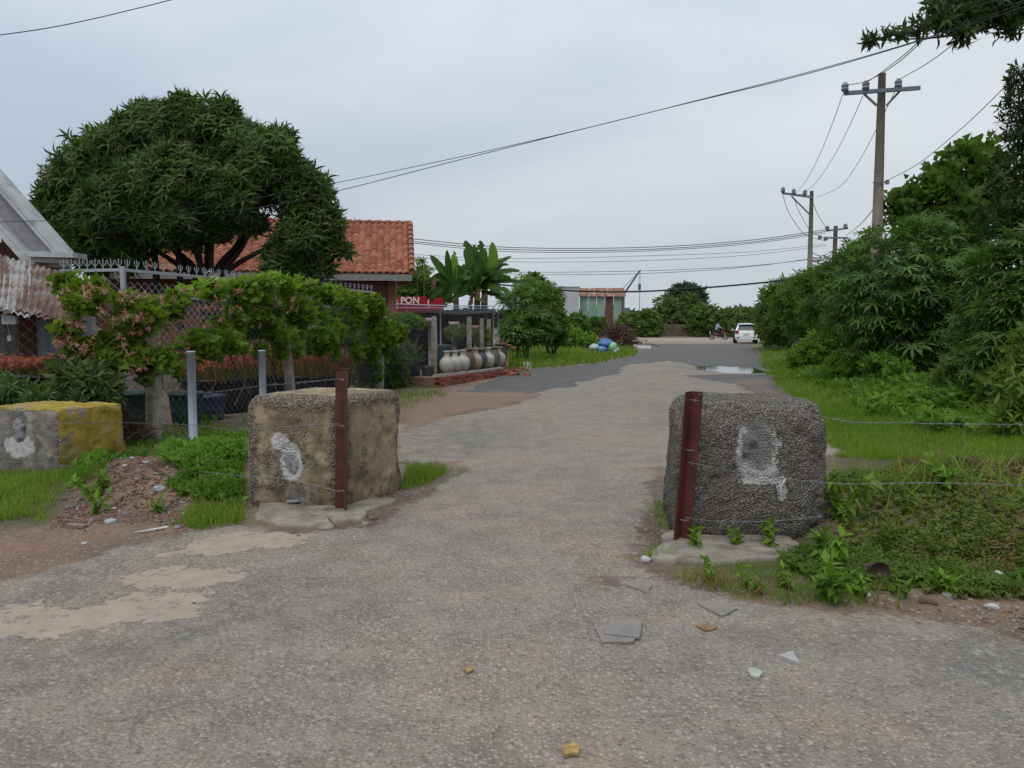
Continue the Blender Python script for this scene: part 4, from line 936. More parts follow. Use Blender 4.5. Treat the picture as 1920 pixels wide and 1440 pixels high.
# dead vine heap under the fence
def twig_pile(label, c, rx, ry, h, n, mat, name='brush_pile', r=.012, ln=.6, cat='brush pile', r2=None):
    g_ = gz(c[0], c[1]); t = thing(name, (c[0], c[1], g_), label, cat); m = MB()
    uv = RNG.normal(0, .42, (n, 2)); gl = ground_z(np.asarray(c[:2]) + uv * (rx, ry))
    for i in range(n):
        u, v = uv[i]; g_ = gl[i]; top = h * max(0, 1 - .8 * (u * u + v * v)); z = g_ + RNG.uniform(0, 1) * max(top, .04)
        p = np.array((c[0] + u * rx, c[1] + v * ry, z)); d = RNG.normal(size=3) * (1, 1, .45); d /= np.linalg.norm(d); l = ln * RNG.uniform(.4, 1.2)
        q = np.array([p - d * l / 2, p + RNG.normal(0, .08 * l, 3), p + d * l / 2]); q[:, 2] = np.maximum(q[:, 2], g_ + .01); m.tube(q, r * RNG.uniform(.4, 1), 4, cap=False)
    m.build('twigs', mat, t, kind='stuff'); return t
M_TWIG = simple('dead_brown_twig', (.085, .05, .035), .9, .4, 20); M_TWIGP = simple('dry_pale_twig', (.17, .13, .095), .9, .4, 20)
twig_pile('tangle of dead brown creeper stems at the foot of the concrete fence post', (-4.9, 9.75), .45, .2, .4, 160, M_TWIG, 'dead_vine_heap', .009, .4, 'dead vines')

# ------------------------------------------------------------------ brick plinth and row of jars
j0 = G(822, 727)[:2]; j1 = np.array((-.12, 22.9)); jd = (j1 - j0); jl = np.linalg.norm(jd); jd /= jl; jn = np.array((-jd[1], jd[0])); PH = .30; jyaw = math.atan2(jd[1], jd[0])
pl = thing('brick_plinth', (*j0, 0), 'low plinth of stacked red bricks carrying the row of clay jars', 'brick plinth')
BRM = []
for k, c_ in enumerate(((.24, .065, .04), (.19, .05, .034), (.28, .09, .055), (.20, .085, .06))):
    b = MB(); b.box((0, 0, 0), (.205, .095, .058)); BRM.append(b.mesh('brick', simple('red_brick_%d' % k, c_, .9, .25, 14, 0, .5)))
zc = [0.03, .092, .154, .216]
for ro_, z in enumerate(zc):
    n_ = int(jl / .225)
    for i in range(n_):
        if ro_ == 3 and i > n_ * .75: continue
        s_ = (i + .5 + .5 * (ro_ % 2)) * .225 + RNG.normal(0, .008)
        q = j0 + jd * s_ + jn * (.05 + RNG.normal(0, .012)); inst('brick', BRM[RNG.integers(4)], pl, (q[0], q[1], z * (1 - .25 * s_ / jl)), (0, 0, jyaw + RNG.normal(0, .05)))
b = MB(); b.box((0, 0, 0), (.16, .12, .06)); GBM = b.mesh('grey_block', simple('grey_cement_brick', (.27, .245, .22), .9, .25, 9, 0, .5))
for i in range(int(jl / .2)):
    q = j0 + jd * ((i + .5) * .2) + jn * (.1 + RNG.normal(0, .02)); inst('grey_block', GBM, pl, (q[0], q[1], .27 - .06 * i * .2 / jl), (RNG.normal(0, .04), 0, jyaw + RNG.normal(0, .15)))
m = MB(); q = j0 + jn * .3; e = j1 + jn * .3; m.add([(*(j0 + jn * .1), -.02), (*(j1 + jn * .1), -.02), (*(j1 + jn * .75), -.02), (*(j0 + jn * .75), -.02), (*(j0 + jn * .1), .235), (*(j1 + jn * .1), .2), (*(j1 + jn * .75), .2), (*(j0 + jn * .75), .235)],
      [(4, 5, 6, 7), (0, 1, 5, 4), (1, 2, 6, 5), (2, 3, 7, 6), (3, 0, 4, 7)]); m.build('fill', simple('brick_rubble_fill', (.16, .10, .08), .95, .3, 12, 0, .5), pl)
for i in range(14):
    q = G(950 + RNG.uniform(0, 40), 700 + RNG.uniform(-8, 6)); o = inst('loose_brick', BRM[RNG.integers(4)], None, (q[0], q[1], .03 + .03 * (RNG.random() < .3)), (RNG.normal(0, .2), RNG.normal(0, .2), RNG.uniform(0, 3)))
    tag(o, 'loose red brick scattered at the far end of the jar plinth', 'brick', 'loose bricks by the plinth')
def jar_prof(kind):
    if kind == 0:   # round with tall neck
        return [(.01, 0), (.14, 0), (.2, .06), (.262, .17), (.285, .28), (.262, .38), (.19, .46), (.12, .5), (.105, .55), (.108, .62), (.15, .645), (.155, .67), (.13, .675), (.09, .66), (.085, .5)]
    return [(.01, 0), (.15, 0), (.19, .08), (.235, .22), (.255, .38), (.235, .5), (.18, .58), (.15, .61), (.155, .65), (.235, .685), (.24, .71), (.2, .71), (.14, .68), (.13, .6)]
def glaze(nm, c, c2=None):
    s = NT(nm); c = np.array(c); cc = s.mix(s.step(s.noise(4, 5, .6), .35, .7), tuple(c), tuple(c * .75)); cc = s.mix(s.step(s.noise(16, 4, .7), .58, .7), cc, tuple(c * .5))
    if c2 is not None:
        sx_ = s.n('ShaderNodeSeparateXYZ'); s.l(s.co(), sx_.inputs[0]); cc = s.mix(s.step(sx_.outputs[2], .46, .5), cc, c2)
    s.col(cc); s.rough(.6); return s.m
JW = glaze('cream_glaze', (.40, .375, .32)); JB = glaze('brown_glaze', (.14, .085, .055)); JN = glaze('blue_black_glaze', (.06, .075, .10), (.07, .085, .07)); JT = glaze('tan_glaze', (.38, .30, .21)); JO = glaze('olive_glaze', (.13, .115, .085)); JD = glaze('dark_brown_glaze', (.065, .038, .032))
jars = [(825.5 + 12, 0, 1.0, JW, 'cream round jar at the near end of the row, next to the fence post'), (862 - 8, 0, .98, JW, 'second cream jar in the row on the brick plinth'), (862, 0, .98, JW, 'third cream jar in the row, left of the brown jar'),
        (880 - 3, 1, .98, JB, 'wide-mouthed brown jar between cream and tan jars'), (889, 0, 1.02, JT, 'tan long-necked jar right of the wide-mouthed brown jar'), (902, 1, .9, JN, 'blue-black jar with green shoulder between pale jars'),
        (915, 0, 1.0, JW, 'cream jar right of the blue-black jar'), (928, 1, .95, JO, 'olive brown jar near the far end of the row'), (936.5, 0, 1.0, JW, 'last cream jar, just before the dark brown jar'), (947, 1, 1.08, JD, 'dark brown jar at the far end of the row by the grass')]
def row_at(px):
    s_ = np.linspace(-.1, jl + .5, 800); pts = j0 + jd * s_[:, None] + jn * .42; col = 960 + FPX * pts[:, 0] / pts[:, 1] / CT ** 0
    i = np.argmin(abs(col - px)); return pts[i]
pxs = [838, 853, 868, 879, 891, 903, 915, 927, 936, 950]
for px, (_, kd, sc, mt, lb) in zip(pxs, jars):
    q = row_at(px); t = thing('clay_jar', (q[0], q[1], .235), lb, 'jar', 'glazed jars on the brick plinth'); pr = np.array(jar_prof(kd)) * (.70 * sc, .88 * sc)
    m = MB(); m.lathe(pr[:10], t.location, 24); m.build('jar_body', mt, t, True, origin=np.array(t.location))
    m = MB(); m.lathe(pr[9:], t.location, 24); m.build('rim', mt, t, True, origin=np.array(t.location))
    if kd == 1:
        for sg in (-1, 1):
            c = np.array(t.location) + (sg * .15 * sc, 0, .56 * sc); m = MB(); m.tube(spline([c + (sg * .0, 0, -.06), c + (sg * .05, 0, 0), c + (-sg * .02, 0, .05)], 8), .014, 6); m.build('handle', mt, t, True)

# ------------------------------------------------------------------ yard behind the jars
M_NET = simple('black_shade_net', (.022, .023, .026), .9, .4, 9)
t = thing('dark_shelter', (-2.6, 26.5, 0), 'dark shade-net shelter behind the chain-link fence and the jars', 'shelter')
m = MB(); a, b = P(752, 600, 27), P(925, 600, 27)
m.box(((a[0] + b[0]) / 2, 27.2, .95), (b[0] - a[0], .1, 1.9)); m.build('net_wall', M_NET, t)
for px in (757, 840, 918):
    p = P(px, 600, 26.9); m = MB(); m.tube([(p[0], p[1], 0), (p[0], p[1], 2.0)], .035, 7); m.build('pole', M_DARKBARK, t, True)
m = MB(); m.add([P(752, 582, 27), P(925, 580, 27), P(925, 586, 24.8), P(860, 590, 24.8)], [(0, 1, 2, 3)]); m.build('net_roof', M_NET, t)
t = thing('tiled_shrine', (*P(948, 640, 26)[:2], 0), 'small red tiled roof sloping down beside the dark brown jar', 'small roof')
c = P(948, 640, 26); m = MB(); m.box((c[0] - .1, c[1], .3), (.4, .5, .6)); m.build('base', simple('pinkish_plaster', (.3, .16, .13), .9), t)
for i in range(5):
    m = MB(); a = np.array((c[0] - .42 + .17 * i, c[1] - .4, 1.02 - .075 * i)); m.bar(a, a + (0, .8, 0), .19, .03); m.build('roof_course', M_TILE, t)
def potted(px, ytop, ybot, Y, label, leafm, pot=(.05, .06, .055), fl=False, wpx=30):
    c = P(px, ybot, Y); base = np.array((c[0], c[1], 0)); zp = P(px, ybot, Y)[2]; r = PXW(14, Y); t = thing('potted_shrub', base, label, 'potted plant', 'potted shrubs behind the jars'); m = MB()
    m.lathe([(.01, zp - .3), (r * .8, zp - .3), (r * 1.1, zp), (r * .95, zp), (.01, zp - .03)], (c[0], c[1], 0), 16); m.build('pot', simple('dark_pot_%d' % px, pot, .6), t, True)
    m = MB(); m.box((c[0], c[1], (zp - .3) / 2), (.4, .4, zp - .302)); m.build('stand', M_CONC, t)
    cy = (ytop + ybot) / 2 - 4; rr = wpx / 2
    p, d = crown_pts([pblob(px - rr * .5, ytop + 12, rr * .55, Y), pblob(px + rr * .5, ytop + 10, rr * .6, Y), pblob(px, ytop + 20, rr * .6, Y)], 330, RNG, .7, .3, .3)
    cloud('foliage', RSN, p, d, .085, leafm, t, jit=.6)
    for k in (-1, 0, 1): m = MB(); limb(m, (c[0], c[1], zp - .02), P(px + k * rr * .6, ytop + 12, Y), .03, .01); m.build('stem', M_PALEBARK, t, True)
potted(853, 612, 655, 22.6, 'spreading pale green shrub in a pot left of the tall pale fence post', leaf_mat('desert_rose_leaf', (.06, .10, .04), (.15, .22, .09), .35), wpx=38)
potted(900, 618, 655, 23.8, 'yellowish green shrub in a pot right of the tall pale fence post', leaf_mat('olive_shrub_leaf', (.06, .085, .03), (.17, .19, .06), .35), wpx=36)
for (px, py, Y, lb) in ((851, 607, 23.6, 'shallow white tray on a stand above the left potted shrub'), (891, 614, 24.6, 'small pink bowl on a stand right of the tall pale post'), (806, 600, 20.6, 'white capital-like bowl beside the first pale fence post')):
    c = P(px, py, Y); t = thing('pedestal_bowl', (c[0], c[1], 0), lb, 'bowl'); m = MB(); w_ = .17 if px == 851 else .12
    m.lathe([(.01, -.06), (w_ * .8, -.06), (w_, .06), (w_ * .9, .06), (.01, .0)], c, 14); m.build('bowl', simple('pale_bowl_%d' % px, (.4, .36, .33) if px != 891 else (.36, .2, .19), .7), t, True)
    m = MB(); m.tube([(c[0], c[1], 0), c - (0, 0, .06)], .05, 8); m.build('pedestal', M_CONC, t, True)
for (px, yb, Y, wpx, mt, lb) in ((775, 712, 19.6, 26, simple('navy_pot', (.03, .035, .06), .5), 'dark navy pot behind the chain-link left of the jars'), (803, 722, 19.2, 24, simple('charcoal_jar', (.045, .04, .038), .6), 'tall charcoal pot against the fence beside the first cream jar'), (829, 660, 21.8, 36, M_TUBG, 'dark green trough behind the first jars')):
    c = P(px, yb, Y); r = PXW(wpx / 2, Y); zt = P(px, yb - (36 if px < 820 else 14), Y)[2]; t = thing('dark_pot', (c[0], c[1], 0), lb, 'pot', 'dark pots behind the fence'); m = MB()
    m.lathe([(.01, 0), (r * .75, 0), (r, zt * .5), (r * .95, zt * .9), (r * 1.05, zt), (r * .9, zt), (.01, zt - .1)], (c[0], c[1], 0), 16); m.build('pot', mt, t, True)
# red sign with white letters
t = thing('red_sign', (*P(785, 600, 31)[:2], 0), 'red sign board with white letters behind the fence beside the brick house', 'sign')
a, b = P(745, 556, 31), P(832, 600, 31); cx = (a[0] + b[0]) / 2
m = MB(); m.box((cx, 31.03, (a[2] + b[2]) / 2), (b[0] - a[0], .08, a[2] - b[2])); m.build('panel', simple('red_paint', (.33, .018, .03), .5, .12, 2), t)
for px in (750, 826):
    p = P(px, 600, 31.1); m = MB(); m.tube([(p[0], p[1] + .05, 0), (p[0], p[1] + .05, a[2])], .04, 8); m.build('leg', M_PIPE, t, True)
def text_mesh(txt, size, mat, name, parent, loc, rot):
    cu = bpy.data.curves.new(name, 'FONT'); cu.body = txt; cu.size = size; cu.extrude = .004; cu.offset = .008
    o = bpy.data.objects.new('tmp', cu); COL.objects.link(o); dg = bpy.context.evaluated_depsgraph_get(); me = bpy.data.meshes.new_from_object(o.evaluated_get(dg)); bpy.data.objects.remove(o)
    me.materials.clear(); me.materials.append(mat); q = inst(name, me, parent, loc, rot); return q
M_LET = simple('white_letter', (.7, .7, .68), .6, .05)
text_mesh('PON', .36, M_LET, 'lettering', t, P(751, 569, 30.97), (R(90), 0, 0))
text_mesh('(', .34, M_LET, 'lettering', t, P(801, 572, 30.97), (R(90), 0, 0))

# ------------------------------------------------------------------ banana clump
M_BAN = leaf_mat('banana_leaf', (.014, .045, .014), (.06, .14, .03), .35, .4)
M_BANL = leaf_mat('young_banana_leaf', (.09, .19, .03), (.16, .30, .045), .45, .4)
bn = thing('banana_plant', (*P(893, 650, 27)[:2], 0), 'clump of banana plants with broad upright leaves behind the jars', 'banana plant')
def ban_leaf(path, wd, mat, torn=.0, roll=0.0):
    q = spline(path, 16); n_ = len(q); tg = np.gradient(q, axis=0); tg /= np.linalg.norm(tg, axis=1)[:, None]
    side = np.cross(tg, (0, -1, .25)); side /= np.linalg.norm(side, axis=1)[:, None]; nr = np.cross(side, tg)
    side = side * math.cos(roll) + nr * math.sin(roll); nr = np.cross(side, tg); f = np.linspace(0, 1, n_); wv = wd * np.clip(np.sin(np.pi * np.clip(f * .93 + .07, 0, 1)) ** .55, 0, 1); V = []; F = []
    wv[0] = .02
    for i in range(n_):
        for k, (s_, z) in enumerate(((-1, .22), (-.5, .16), (0, 0), (.5, .16), (1, .22))):
            j = torn * RNG.uniform(-.3, .15) if abs(s_) == 1 else 0; V.append(q[i] + side[i] * wv[i] * (s_ + j * np.sign(s_)) + nr[i] * wv[i] * z)
    for i in range(n_ - 1):
        for k in range(4):
            if torn and abs(k - 1.5) > 1 and RNG.random() < torn * .3: continue
            F.append((i * 5 + k, i * 5 + k + 1, (i + 1) * 5 + k + 1, (i + 1) * 5 + k))
    return obj('leaf', V, F, mat, bn, True, {'rnd': np.clip(RNG.random() + np.zeros(len(V)), 0, 1)})
def bl_(pts, wpx, mat=M_BAN, torn=.3, roll=0., Y=27, dY=0): ban_leaf([P(x, y, Y + dY * i) for i, (x, y) in enumerate(pts)], PXW(wpx, Y), mat, torn, roll)
bl_([(850, 545), (832, 510), (806, 477)], 9, roll=.3); bl_([(848, 540), (842, 500), (838, 468)], 8, roll=.6); bl_([(850, 540), (852, 500), (852, 470)], 8, M_BANL, .1, 0.2)
bl_([(893, 530), (885, 490), (872, 450)], 13, torn=.5, roll=.2); bl_([(890, 525), (895, 490), (888, 458)], 9, roll=.5, torn=.6); bl_([(905, 525), (905, 485), (900, 450)], 11, torn=.6, roll=-.1)
bl_([(915, 525), (924, 490), (923, 453)], 10, M_BANL, .05, -.1); bl_([(900, 525), (925, 500), (960, 480)], 8, roll=.5, torn=.2); bl_([(905, 530), (940, 512), (976, 508)], 9, torn=.7, roll=.55, dY=-.4)
bl_([(905, 535), (950, 528), (998, 534)], 7, torn=.7, roll=.6, dY=-.4); bl_([(890, 540), (862, 530), (835, 560)], 9, torn=.5, roll=.55, dY=-.4); bl_([(895, 540), (872, 545), (848, 560)], 8, torn=.5, roll=.55, dY=-.5)
bl_([(900, 535), (935, 540), (958, 553)], 9, torn=.5, roll=.55, dY=-.5); bl_([(845, 540), (825, 520), (808, 525)], 9, torn=.5, roll=.5); bl_([(850, 545), (830, 540), (805, 560)], 7, torn=.5, roll=.55, dY=-.3)
bl_([(855, 550), (870, 510), (888, 490)], 9, torn=.4, roll=.4); bl_([(895, 535), (905, 505), (890, 480)], 10, torn=.4, roll=.2); bl_([(840, 555), (815, 550), (790, 545)], 7, torn=.5, roll=.6)
bl_([(900, 545), (940, 560), (965, 590)], 8, torn=.6, roll=.6, dY=-.3); bl_([(915, 530), (940, 500), (955, 497)], 7, torn=.5, roll=.8)
bl_([(860, 545), (862, 520), (858, 495)], 11, torn=.3); bl_([(880, 540), (876, 515), (868, 495)], 12, torn=.3, roll=.3)
for k, (cx, cy, n_) in enumerate(((850, 548, 8), (892, 540, 10), (914, 538, 9))):
    for i in range(n_):
        a = -1.5 + 3.0 * (i + .5) / n_ + RNG.normal(0, .15); l = RNG.uniform(42, 70); dr2 = RNG.uniform(.0, .5) + .35 * abs(a)
        ex_, ey_ = cx + l * math.sin(a), cy - l * math.cos(a) * .9 + l * dr2 * .5; ban_leaf([P(cx, cy, 27.2), P((cx + ex_) / 2 - 3 * a, (cy + ey_) / 2 - 10, 27.2 + RNG.uniform(-.5, .5)), P(ex_, ey_, 27.2 + RNG.uniform(-1.2, 1.2))], PXW(RNG.uniform(7, 11), 27), M_BAN, RNG.uniform(.1, .6), RNG.uniform(-.3, .9))
for (px, w_) in ((893, .16), (908, .17), (852, .14)):
    b = P(px, 640, 27); b[2] = 0; m = MB(); limb(m, b, P(px + 2, 530, 27), w_, w_ * .6, wob=.04); m.build('trunk', simple('banana_trunk', (.11, .075, .055), .8, .5, 5, 0, .4), bn, True)
M_DEADB = simple('dead_banana_leaf', (.12, .07, .045), .9, .4, 6)
for (px, py) in ((898, 560), (885, 570), (912, 565), (815, 540)):
    ban_leaf([P(px, py - 22, 26.9), P(px - 3, py, 26.75), P(px - 5, py + 28, 26.8)], PXW(5, 27), M_DEADB, .6, .5)

# ------------------------------------------------------------------ bushes, grass and litter left of the road
M_CASS = leaf_mat('papaya_leaf', (.024, .065, .018), (.10, .19, .045), .35, .5)
M_BUSH = leaf_mat('bush_leaf', (.022, .055, .014), (.10, .175, .04), .35, .5)
M_FAR = leaf_mat('far_bush_leaf', (.03, .062, .022), (.11, .165, .05), .3, .6)
LEAFP = [make_mesh('leaf', *palm_t(k, .34, dr_), m_, False, {'rnd': np.full(len(palm_t(k)[0]), rr)}) for k, dr_, m_, rr in ((8, .2, M_CASS, .25), (7, .3, M_CASS, .6), (9, .15, M_CASS, .85))]
def palmate_bush(name, label, cat, blobs, n_obj, n_fill, size, base, group=None, mats=None, stems=6, fill_mat=M_CASS, fill_size=None, sr=.03, up=.45, smat=None, front=True):
    t = thing(name, base, label, cat, group)
    p, d = crown_pts(blobs, n_obj * 5, RNG, .3, .15, .3); d = d + (0, 0, up)
    # the leaves nearest to the road side are single objects
    sel = np.argsort(p[:, 1] + RNG.normal(0, .5, len(p)))[:n_obj] if front else np.arange(len(p))[:n_obj]
    rot = rot_to(d[sel] + RNG.normal(0, .35, (len(sel), 3)), RNG.uniform(-.5, .5, len(sel)))
    # leaf lies roughly flat, tip outward and hanging
    flat = d[sel] * (1, 1, .0) + RNG.normal(0, .3, (len(sel), 3)) - (0, 0, .25); rot = rot_to(flat, RNG.normal(0, .5, len(sel)))
    for k, i in enumerate(sel):
        Rm = Matrix(rot[k].tolist()); inst('leaf', LEAFP[RNG.integers(3)], t, p[i], Rm, size * RNG.uniform(.65, 1.2))
    if n_fill:
        q, e = crown_pts(blobs, n_fill, RNG, .75, .2, .3); flat = e * (1, 1, .2) - (0, 0, .15)
        cloud('foliage', PAL, q, flat, fill_size or size * .8, fill_mat, t, jit=.45, kind='stuff')
    B = np.asarray(blobs)
    for i in range(stems):
        m = MB(); b = B[i % len(B)]; a = np.array(base, float) + (RNG.normal(0, .12), RNG.normal(0, .12), -.05); limb(m, a, b[:3] + RNG.normal(0, .3, 3) * b[3:6], sr, sr * .4); m.build('stem', smat or M_PALEBARK, t, True)
    return t
def gb(px, py): q = G(px, py); q[2] = gz(q[0], q[1]); return q
palmate_bush('papaya_bush', 'dark bush with large lobed leaves right of the banana plants', 'bush', [pblob(975, 570, 34, 32), pblob(1000, 610, 36, 31.5), pblob(965, 625, 30, 31), pblob(1020, 560, 34, 33.5), pblob(985, 545, 26, 33)], 120, 900, .42, gb(985, 678))
shrub('leafy_bush', 'tall dark bush between papaya leaves and the green shed', 'bush', [pblob(1022, 580, 30, 36), pblob(1040, 612, 24, 35.5), pblob(1015, 590, 34, 36), pblob(1000, 545, 26, 37), pblob(1052, 628, 14, 35.5), pblob(1030, 625, 24, 35.5)], 2600, RS, .2, M_BUSH, gb(1035, 668), sr=.05)
shrub('leafy_bush', 'bushy greenery behind the red sign beside the brick house', 'bush', [pblob(780, 535, 20, 34), pblob(800, 545, 18, 34), pblob(760, 545, 18, 33), pblob(825, 550, 20, 34), pblob(790, 515, 12, 34.5)], 900, RS, .2, M_BUSH, g0(790, 34), sr=.05)
palmate_bush('papaya_tree', 'papaya leaves poking above the red sign at the corner of the brick house', 'papaya tree', [pblob(783, 505, 18, 33), pblob(795, 512, 15, 33)], 26, 0, .38, g0(783, 33), stems=2, sr=.06)
shrub('leafy_bush', 'low light green bush in the grass left of the plastic bags', 'bush', [pblob(1075, 635, 20, 47), pblob(1100, 640, 16, 46), pblob(1050, 640, 16, 44)], 800, RS, .16, leaf_mat('lime_leaf', (.06, .14, .02), (.14, .27, .04)), gb(1075, 655))
twig_pile('heap of cut brown branches on the verge left of the road', G(1158, 650)[:2], 1.5, 1.2, 1.35, 520, M_TWIG, 'brush_pile', .03, 1.5)
twig_pile('paler dry branches spilling left of the brown branch heap', G(1128, 652)[:2], 1.1, .8, .5, 160, M_TWIGP, 'brush_pile', .025, 1.3)
def sack(px, py, Y, w_, h_, c, lb, seed):
    n_ = 12; m = MB(); b = P(px, py, Y); b[2] = max(b[2], gz(b[0], b[1]) - .02); V = []; rings = 8
    for i in range(rings + 1):
        ph = math.pi * i / rings
        for j in range(n_):
            a = 2 * math.pi * j / n_; d = np.array((math.sin(ph) * math.cos(a), math.sin(ph) * math.sin(a), -math.cos(ph))); k = 1 + .35 * (vnoise(d[None] * 1.3 + seed, 2.6, seed, 4)[0] - .5) * 2.6
            V.append(b + d * k * (w_ / 2, w_ / 2.4, h_ / 2) + (0, 0, h_ / 2))
    F = [(i * n_ + j, i * n_ + (j + 1) % n_, (i + 1) * n_ + (j + 1) % n_, (i + 1) * n_ + j) for i in range(rings) for j in range(n_)]
    o = obj('plastic_bag', V, F, simple('bag_%d' % seed, c, .4, .2, 8, 0, .3, .5), None, True, origin=b); tag(o, lb, 'bag', 'rubbish bags on the verge')
for k, (px, py, w_, h_, c, lb) in enumerate(((1114, 660, .5, .42, (.35, .42, .40), 'pale green-white plastic bag at the left of the bag heap'), (1128, 662, .55, .36, (.10, .22, .42), 'blue plastic bag low in the middle of the heap'),
        (1136, 654, .8, .5, (.04, .13, .30), 'big dark blue bag on top of the heap'), (1149, 660, .45, .46, (.20, .46, .24), 'green plastic bag at the right of the heap'), (1152, 666, .4, .3, (.42, .48, .44), 'whitish bag at the front right of the heap'), (1133, 658, .4, .4, (.40, .34, .42), 'pinkish white bag between the blue bags'), (1157, 661, .2, .25, (.5, .5, .5), 'small white bag at the right end of the heap'))):
    q = G(px, 663); sack(px, py, q[1] + (.3 if py < 660 else 0), w_, h_, c, lb, k)
for k in range(9):
    q = G(1193 + k * 3 + RNG.uniform(-2, 2), 653 + RNG.uniform(-4, 2)); m = MB(); m.box((q[0], q[1], .1), (RNG.uniform(.2, .4), .2, RNG.uniform(.1, .22)), None, 0, .6); o = m.build('litter_scrap', simple('white_scrap', (.5, .49, .47), .8, .2), None, origin=q)
    tag(o, 'white litter scrap in the heap at the foot of the brown branches', 'litter', 'white scraps by the branch heap')
# striped thing by the plinth
t = thing('striped_bag', G(988, 692), 'small green and white striped bag standing past the end of the jar row', 'bag'); q = G(988, 692)
for k in range(6):
    m = MB(); m.box((q[0] - .1 + .045 * k, q[1], .12), (.045, .16, .22 + .02 * (k % 2)), None, 0, .8); m.build('stripe', simple('stripe_%d' % (k % 3), ((.5, .52, .5), (.08, .2, .18), (.25, .32, .12))[k % 3], .6), t)

# ------------------------------------------------------------------ far side: wall, sheds, crane, trees
M_OLDW = simple('mossy_old_wall', (.13, .11, .085), .95, .35, 1.2, 0, .4, .2, (.06, .06, .04))
fw = thing('boundary_wall', (15, 88, 0), 'long weathered brown wall beyond the crossroad', 'wall')
for i in range(11):
    x0 = 3 + i * 3.6; m = MB(); m.box((x0 + 1.75, 88.2, .68), (3.4, .18, 1.36 + RNG.normal(0, .02))); m.build('wall_panel', M_OLDW, fw)
    m = MB(); m.box((x0, 88.15, .74), (.3, .3, 1.48)); m.build('pier', M_OLDW, fw)
gs = thing('green_shed', (*P(1130, 600, 98)[:2], 0), 'pale green metal shed with rusty roof far behind the wall', 'shed')
a, b = P(1087, 556, 98), P(1166, 556, 98); w_ = (b[0] - a[0]) / 5
for i in range(5):
    m = MB(); m.box((a[0] + w_ * (i + .5), 98, a[2] / 2), (w_ - .05, .1, a[2])); m.build('wall_sheet', simple('maroon_sheet', (.12, .05, .045), .7) if i == 3 else simple('pale_green_sheet', (.22, .33, .27), .7, .12, 1, 0, 0, .3, (.17, .25, .2)), gs)
m = MB(); m.box((b[0] + .25, 100, a[2] / 2), (.1, 5, a[2])); m.build('side_wall', simple('grey_side', (.2, .19, .19), .8), gs)
for i in range(8):
    wv = (b[0] - a[0] + .8) / 8; x0 = a[0] - .3 + wv * i; z0 = a[2] - .02; m = MB(); m.add([(x0, 97.6, z0), (x0 + wv - .03, 97.6, z0), (x0 + wv - .03, 99.5, z0 + 1.1), (x0, 99.5, z0 + 1.1), (x0, 97.6, z0 + .06), (x0 + wv - .03, 97.6, z0 + .06), (x0 + wv - .03, 99.5, z0 + 1.16), (x0, 99.5, z0 + 1.16)], [(0, 3, 2, 1), (4, 5, 6, 7), (0, 1, 5, 4), (1, 2, 6, 5), (3, 0, 4, 7)])
    m.build('roof_sheet', rust_mat('roof_rust_%d' % i, (.36, .33, .30), (.2, .08, .05), .3 + .04 * (i % 3), .5), gs)
wb_ = thing('white_building', (*P(1058, 600, 96)[:2], 0), 'plain pale grey-white wall of a building left of the green shed', 'building')
a, b = P(1028, 539, 96), P(1086, 539, 96); m = MB(); m.box(((a[0] + b[0]) / 2, 98, a[2] / 2), (b[0] - a[0], 4, a[2])); m.build('wall', simple('pale_wall', (.42, .43, .44), .8, .08, .4, 0, 0, .3, (.36, .37, .38)), wb_)
m = MB(); m.box(((a[0] + b[0]) / 2, 98, a[2] + .06), (b[0] - a[0] + .2, 4.2, .12)); m.build('roof_edge', simple('grey_edge', (.3, .3, .31), .8), wb_)
cr = thing('crane', (*P(1165, 600, 150)[:2], 0), 'distant lattice boom of a crane rising above the green shed', 'crane')
M_CRANE = simple('crane_steel', (.10, .11, .14), .6)
A_, B_ = P(1160, 566, 150), P(1200, 507, 150); m = MB(); off = [np.array(v) * .45 for v in ((-.7, -.5, -.6), (-.7, .5, -.6), (.7, -.5, .6), (.7, .5, .6))]
for o_ in off: m.tube([A_ + o_, B_ + o_ * .4], .09, 4)
for i in range(14):
    f0, f1 = i / 14, (i + 1) / 14; p0 = A_ + (B_ - A_) * f0; p1 = A_ + (B_ - A_) * f1; k0 = 1 - .6 * f0; k1 = 1 - .6 * f1
    m.tube([p0 + off[0] * k0, p1 + off[2] * k1], .06, 3); m.tube([p0 + off[3] * k0, p1 + off[1] * k1], .06, 3)
m.build('boom', M_CRANE, cr, kind='stuff')
m = MB(); m.tube([B_, P(1199, 582, 150)], .05, 4); m.build('hoist_rope', M_CABLE, cr); m = MB(); m.box(P(1199, 538, 150), (.5, .4, 1.2)); m.build('hook_block', M_CRANE, cr)
m = MB(); m.tube([B_, P(1166, 543, 152)], .05, 4); m.build('stay_rope', M_CABLE, cr); m = MB(); q = P(1160, 600, 150); m.box((q[0], 150.5, 2.2), (4, 3, 4.4)); m.build('cab', M_CRANE, cr)
def far_tree(name, lb, blobs, n_, size, base, mat=M_FAR, t_=None, cat='tree', sr=.15, group=None):
    t = thing(name, base, lb, cat, group); p, d = crown_pts(blobs, n_, RNG, .6, .3, .3); cloud('crown', t_ or RS, p, d + (0, 0, .2), size, mat, t, jit=.6)
    m = MB(); B = np.asarray(blobs); a = np.array(base, float) - (0, 0, .1)
    for b in B[:5]: limb(m, a, b[:3], sr, sr * .3)
    m.build('trunk', M_DARKBARK, t, True); return t
far_tree('round_tree', 'distant dark rounded tree rising behind the wall bushes', [pblob(1275, 560, 22, 165), pblob(1300, 555, 20, 165), pblob(1262, 566, 14, 165), pblob(1312, 564, 12, 165), pblob(1285, 575, 26, 164)], 1100, 1.0, g0(1288, 165), leaf_mat('hazy_leaf', (.03, .05, .045), (.075, .10, .085), .2, .7), sr=.5)
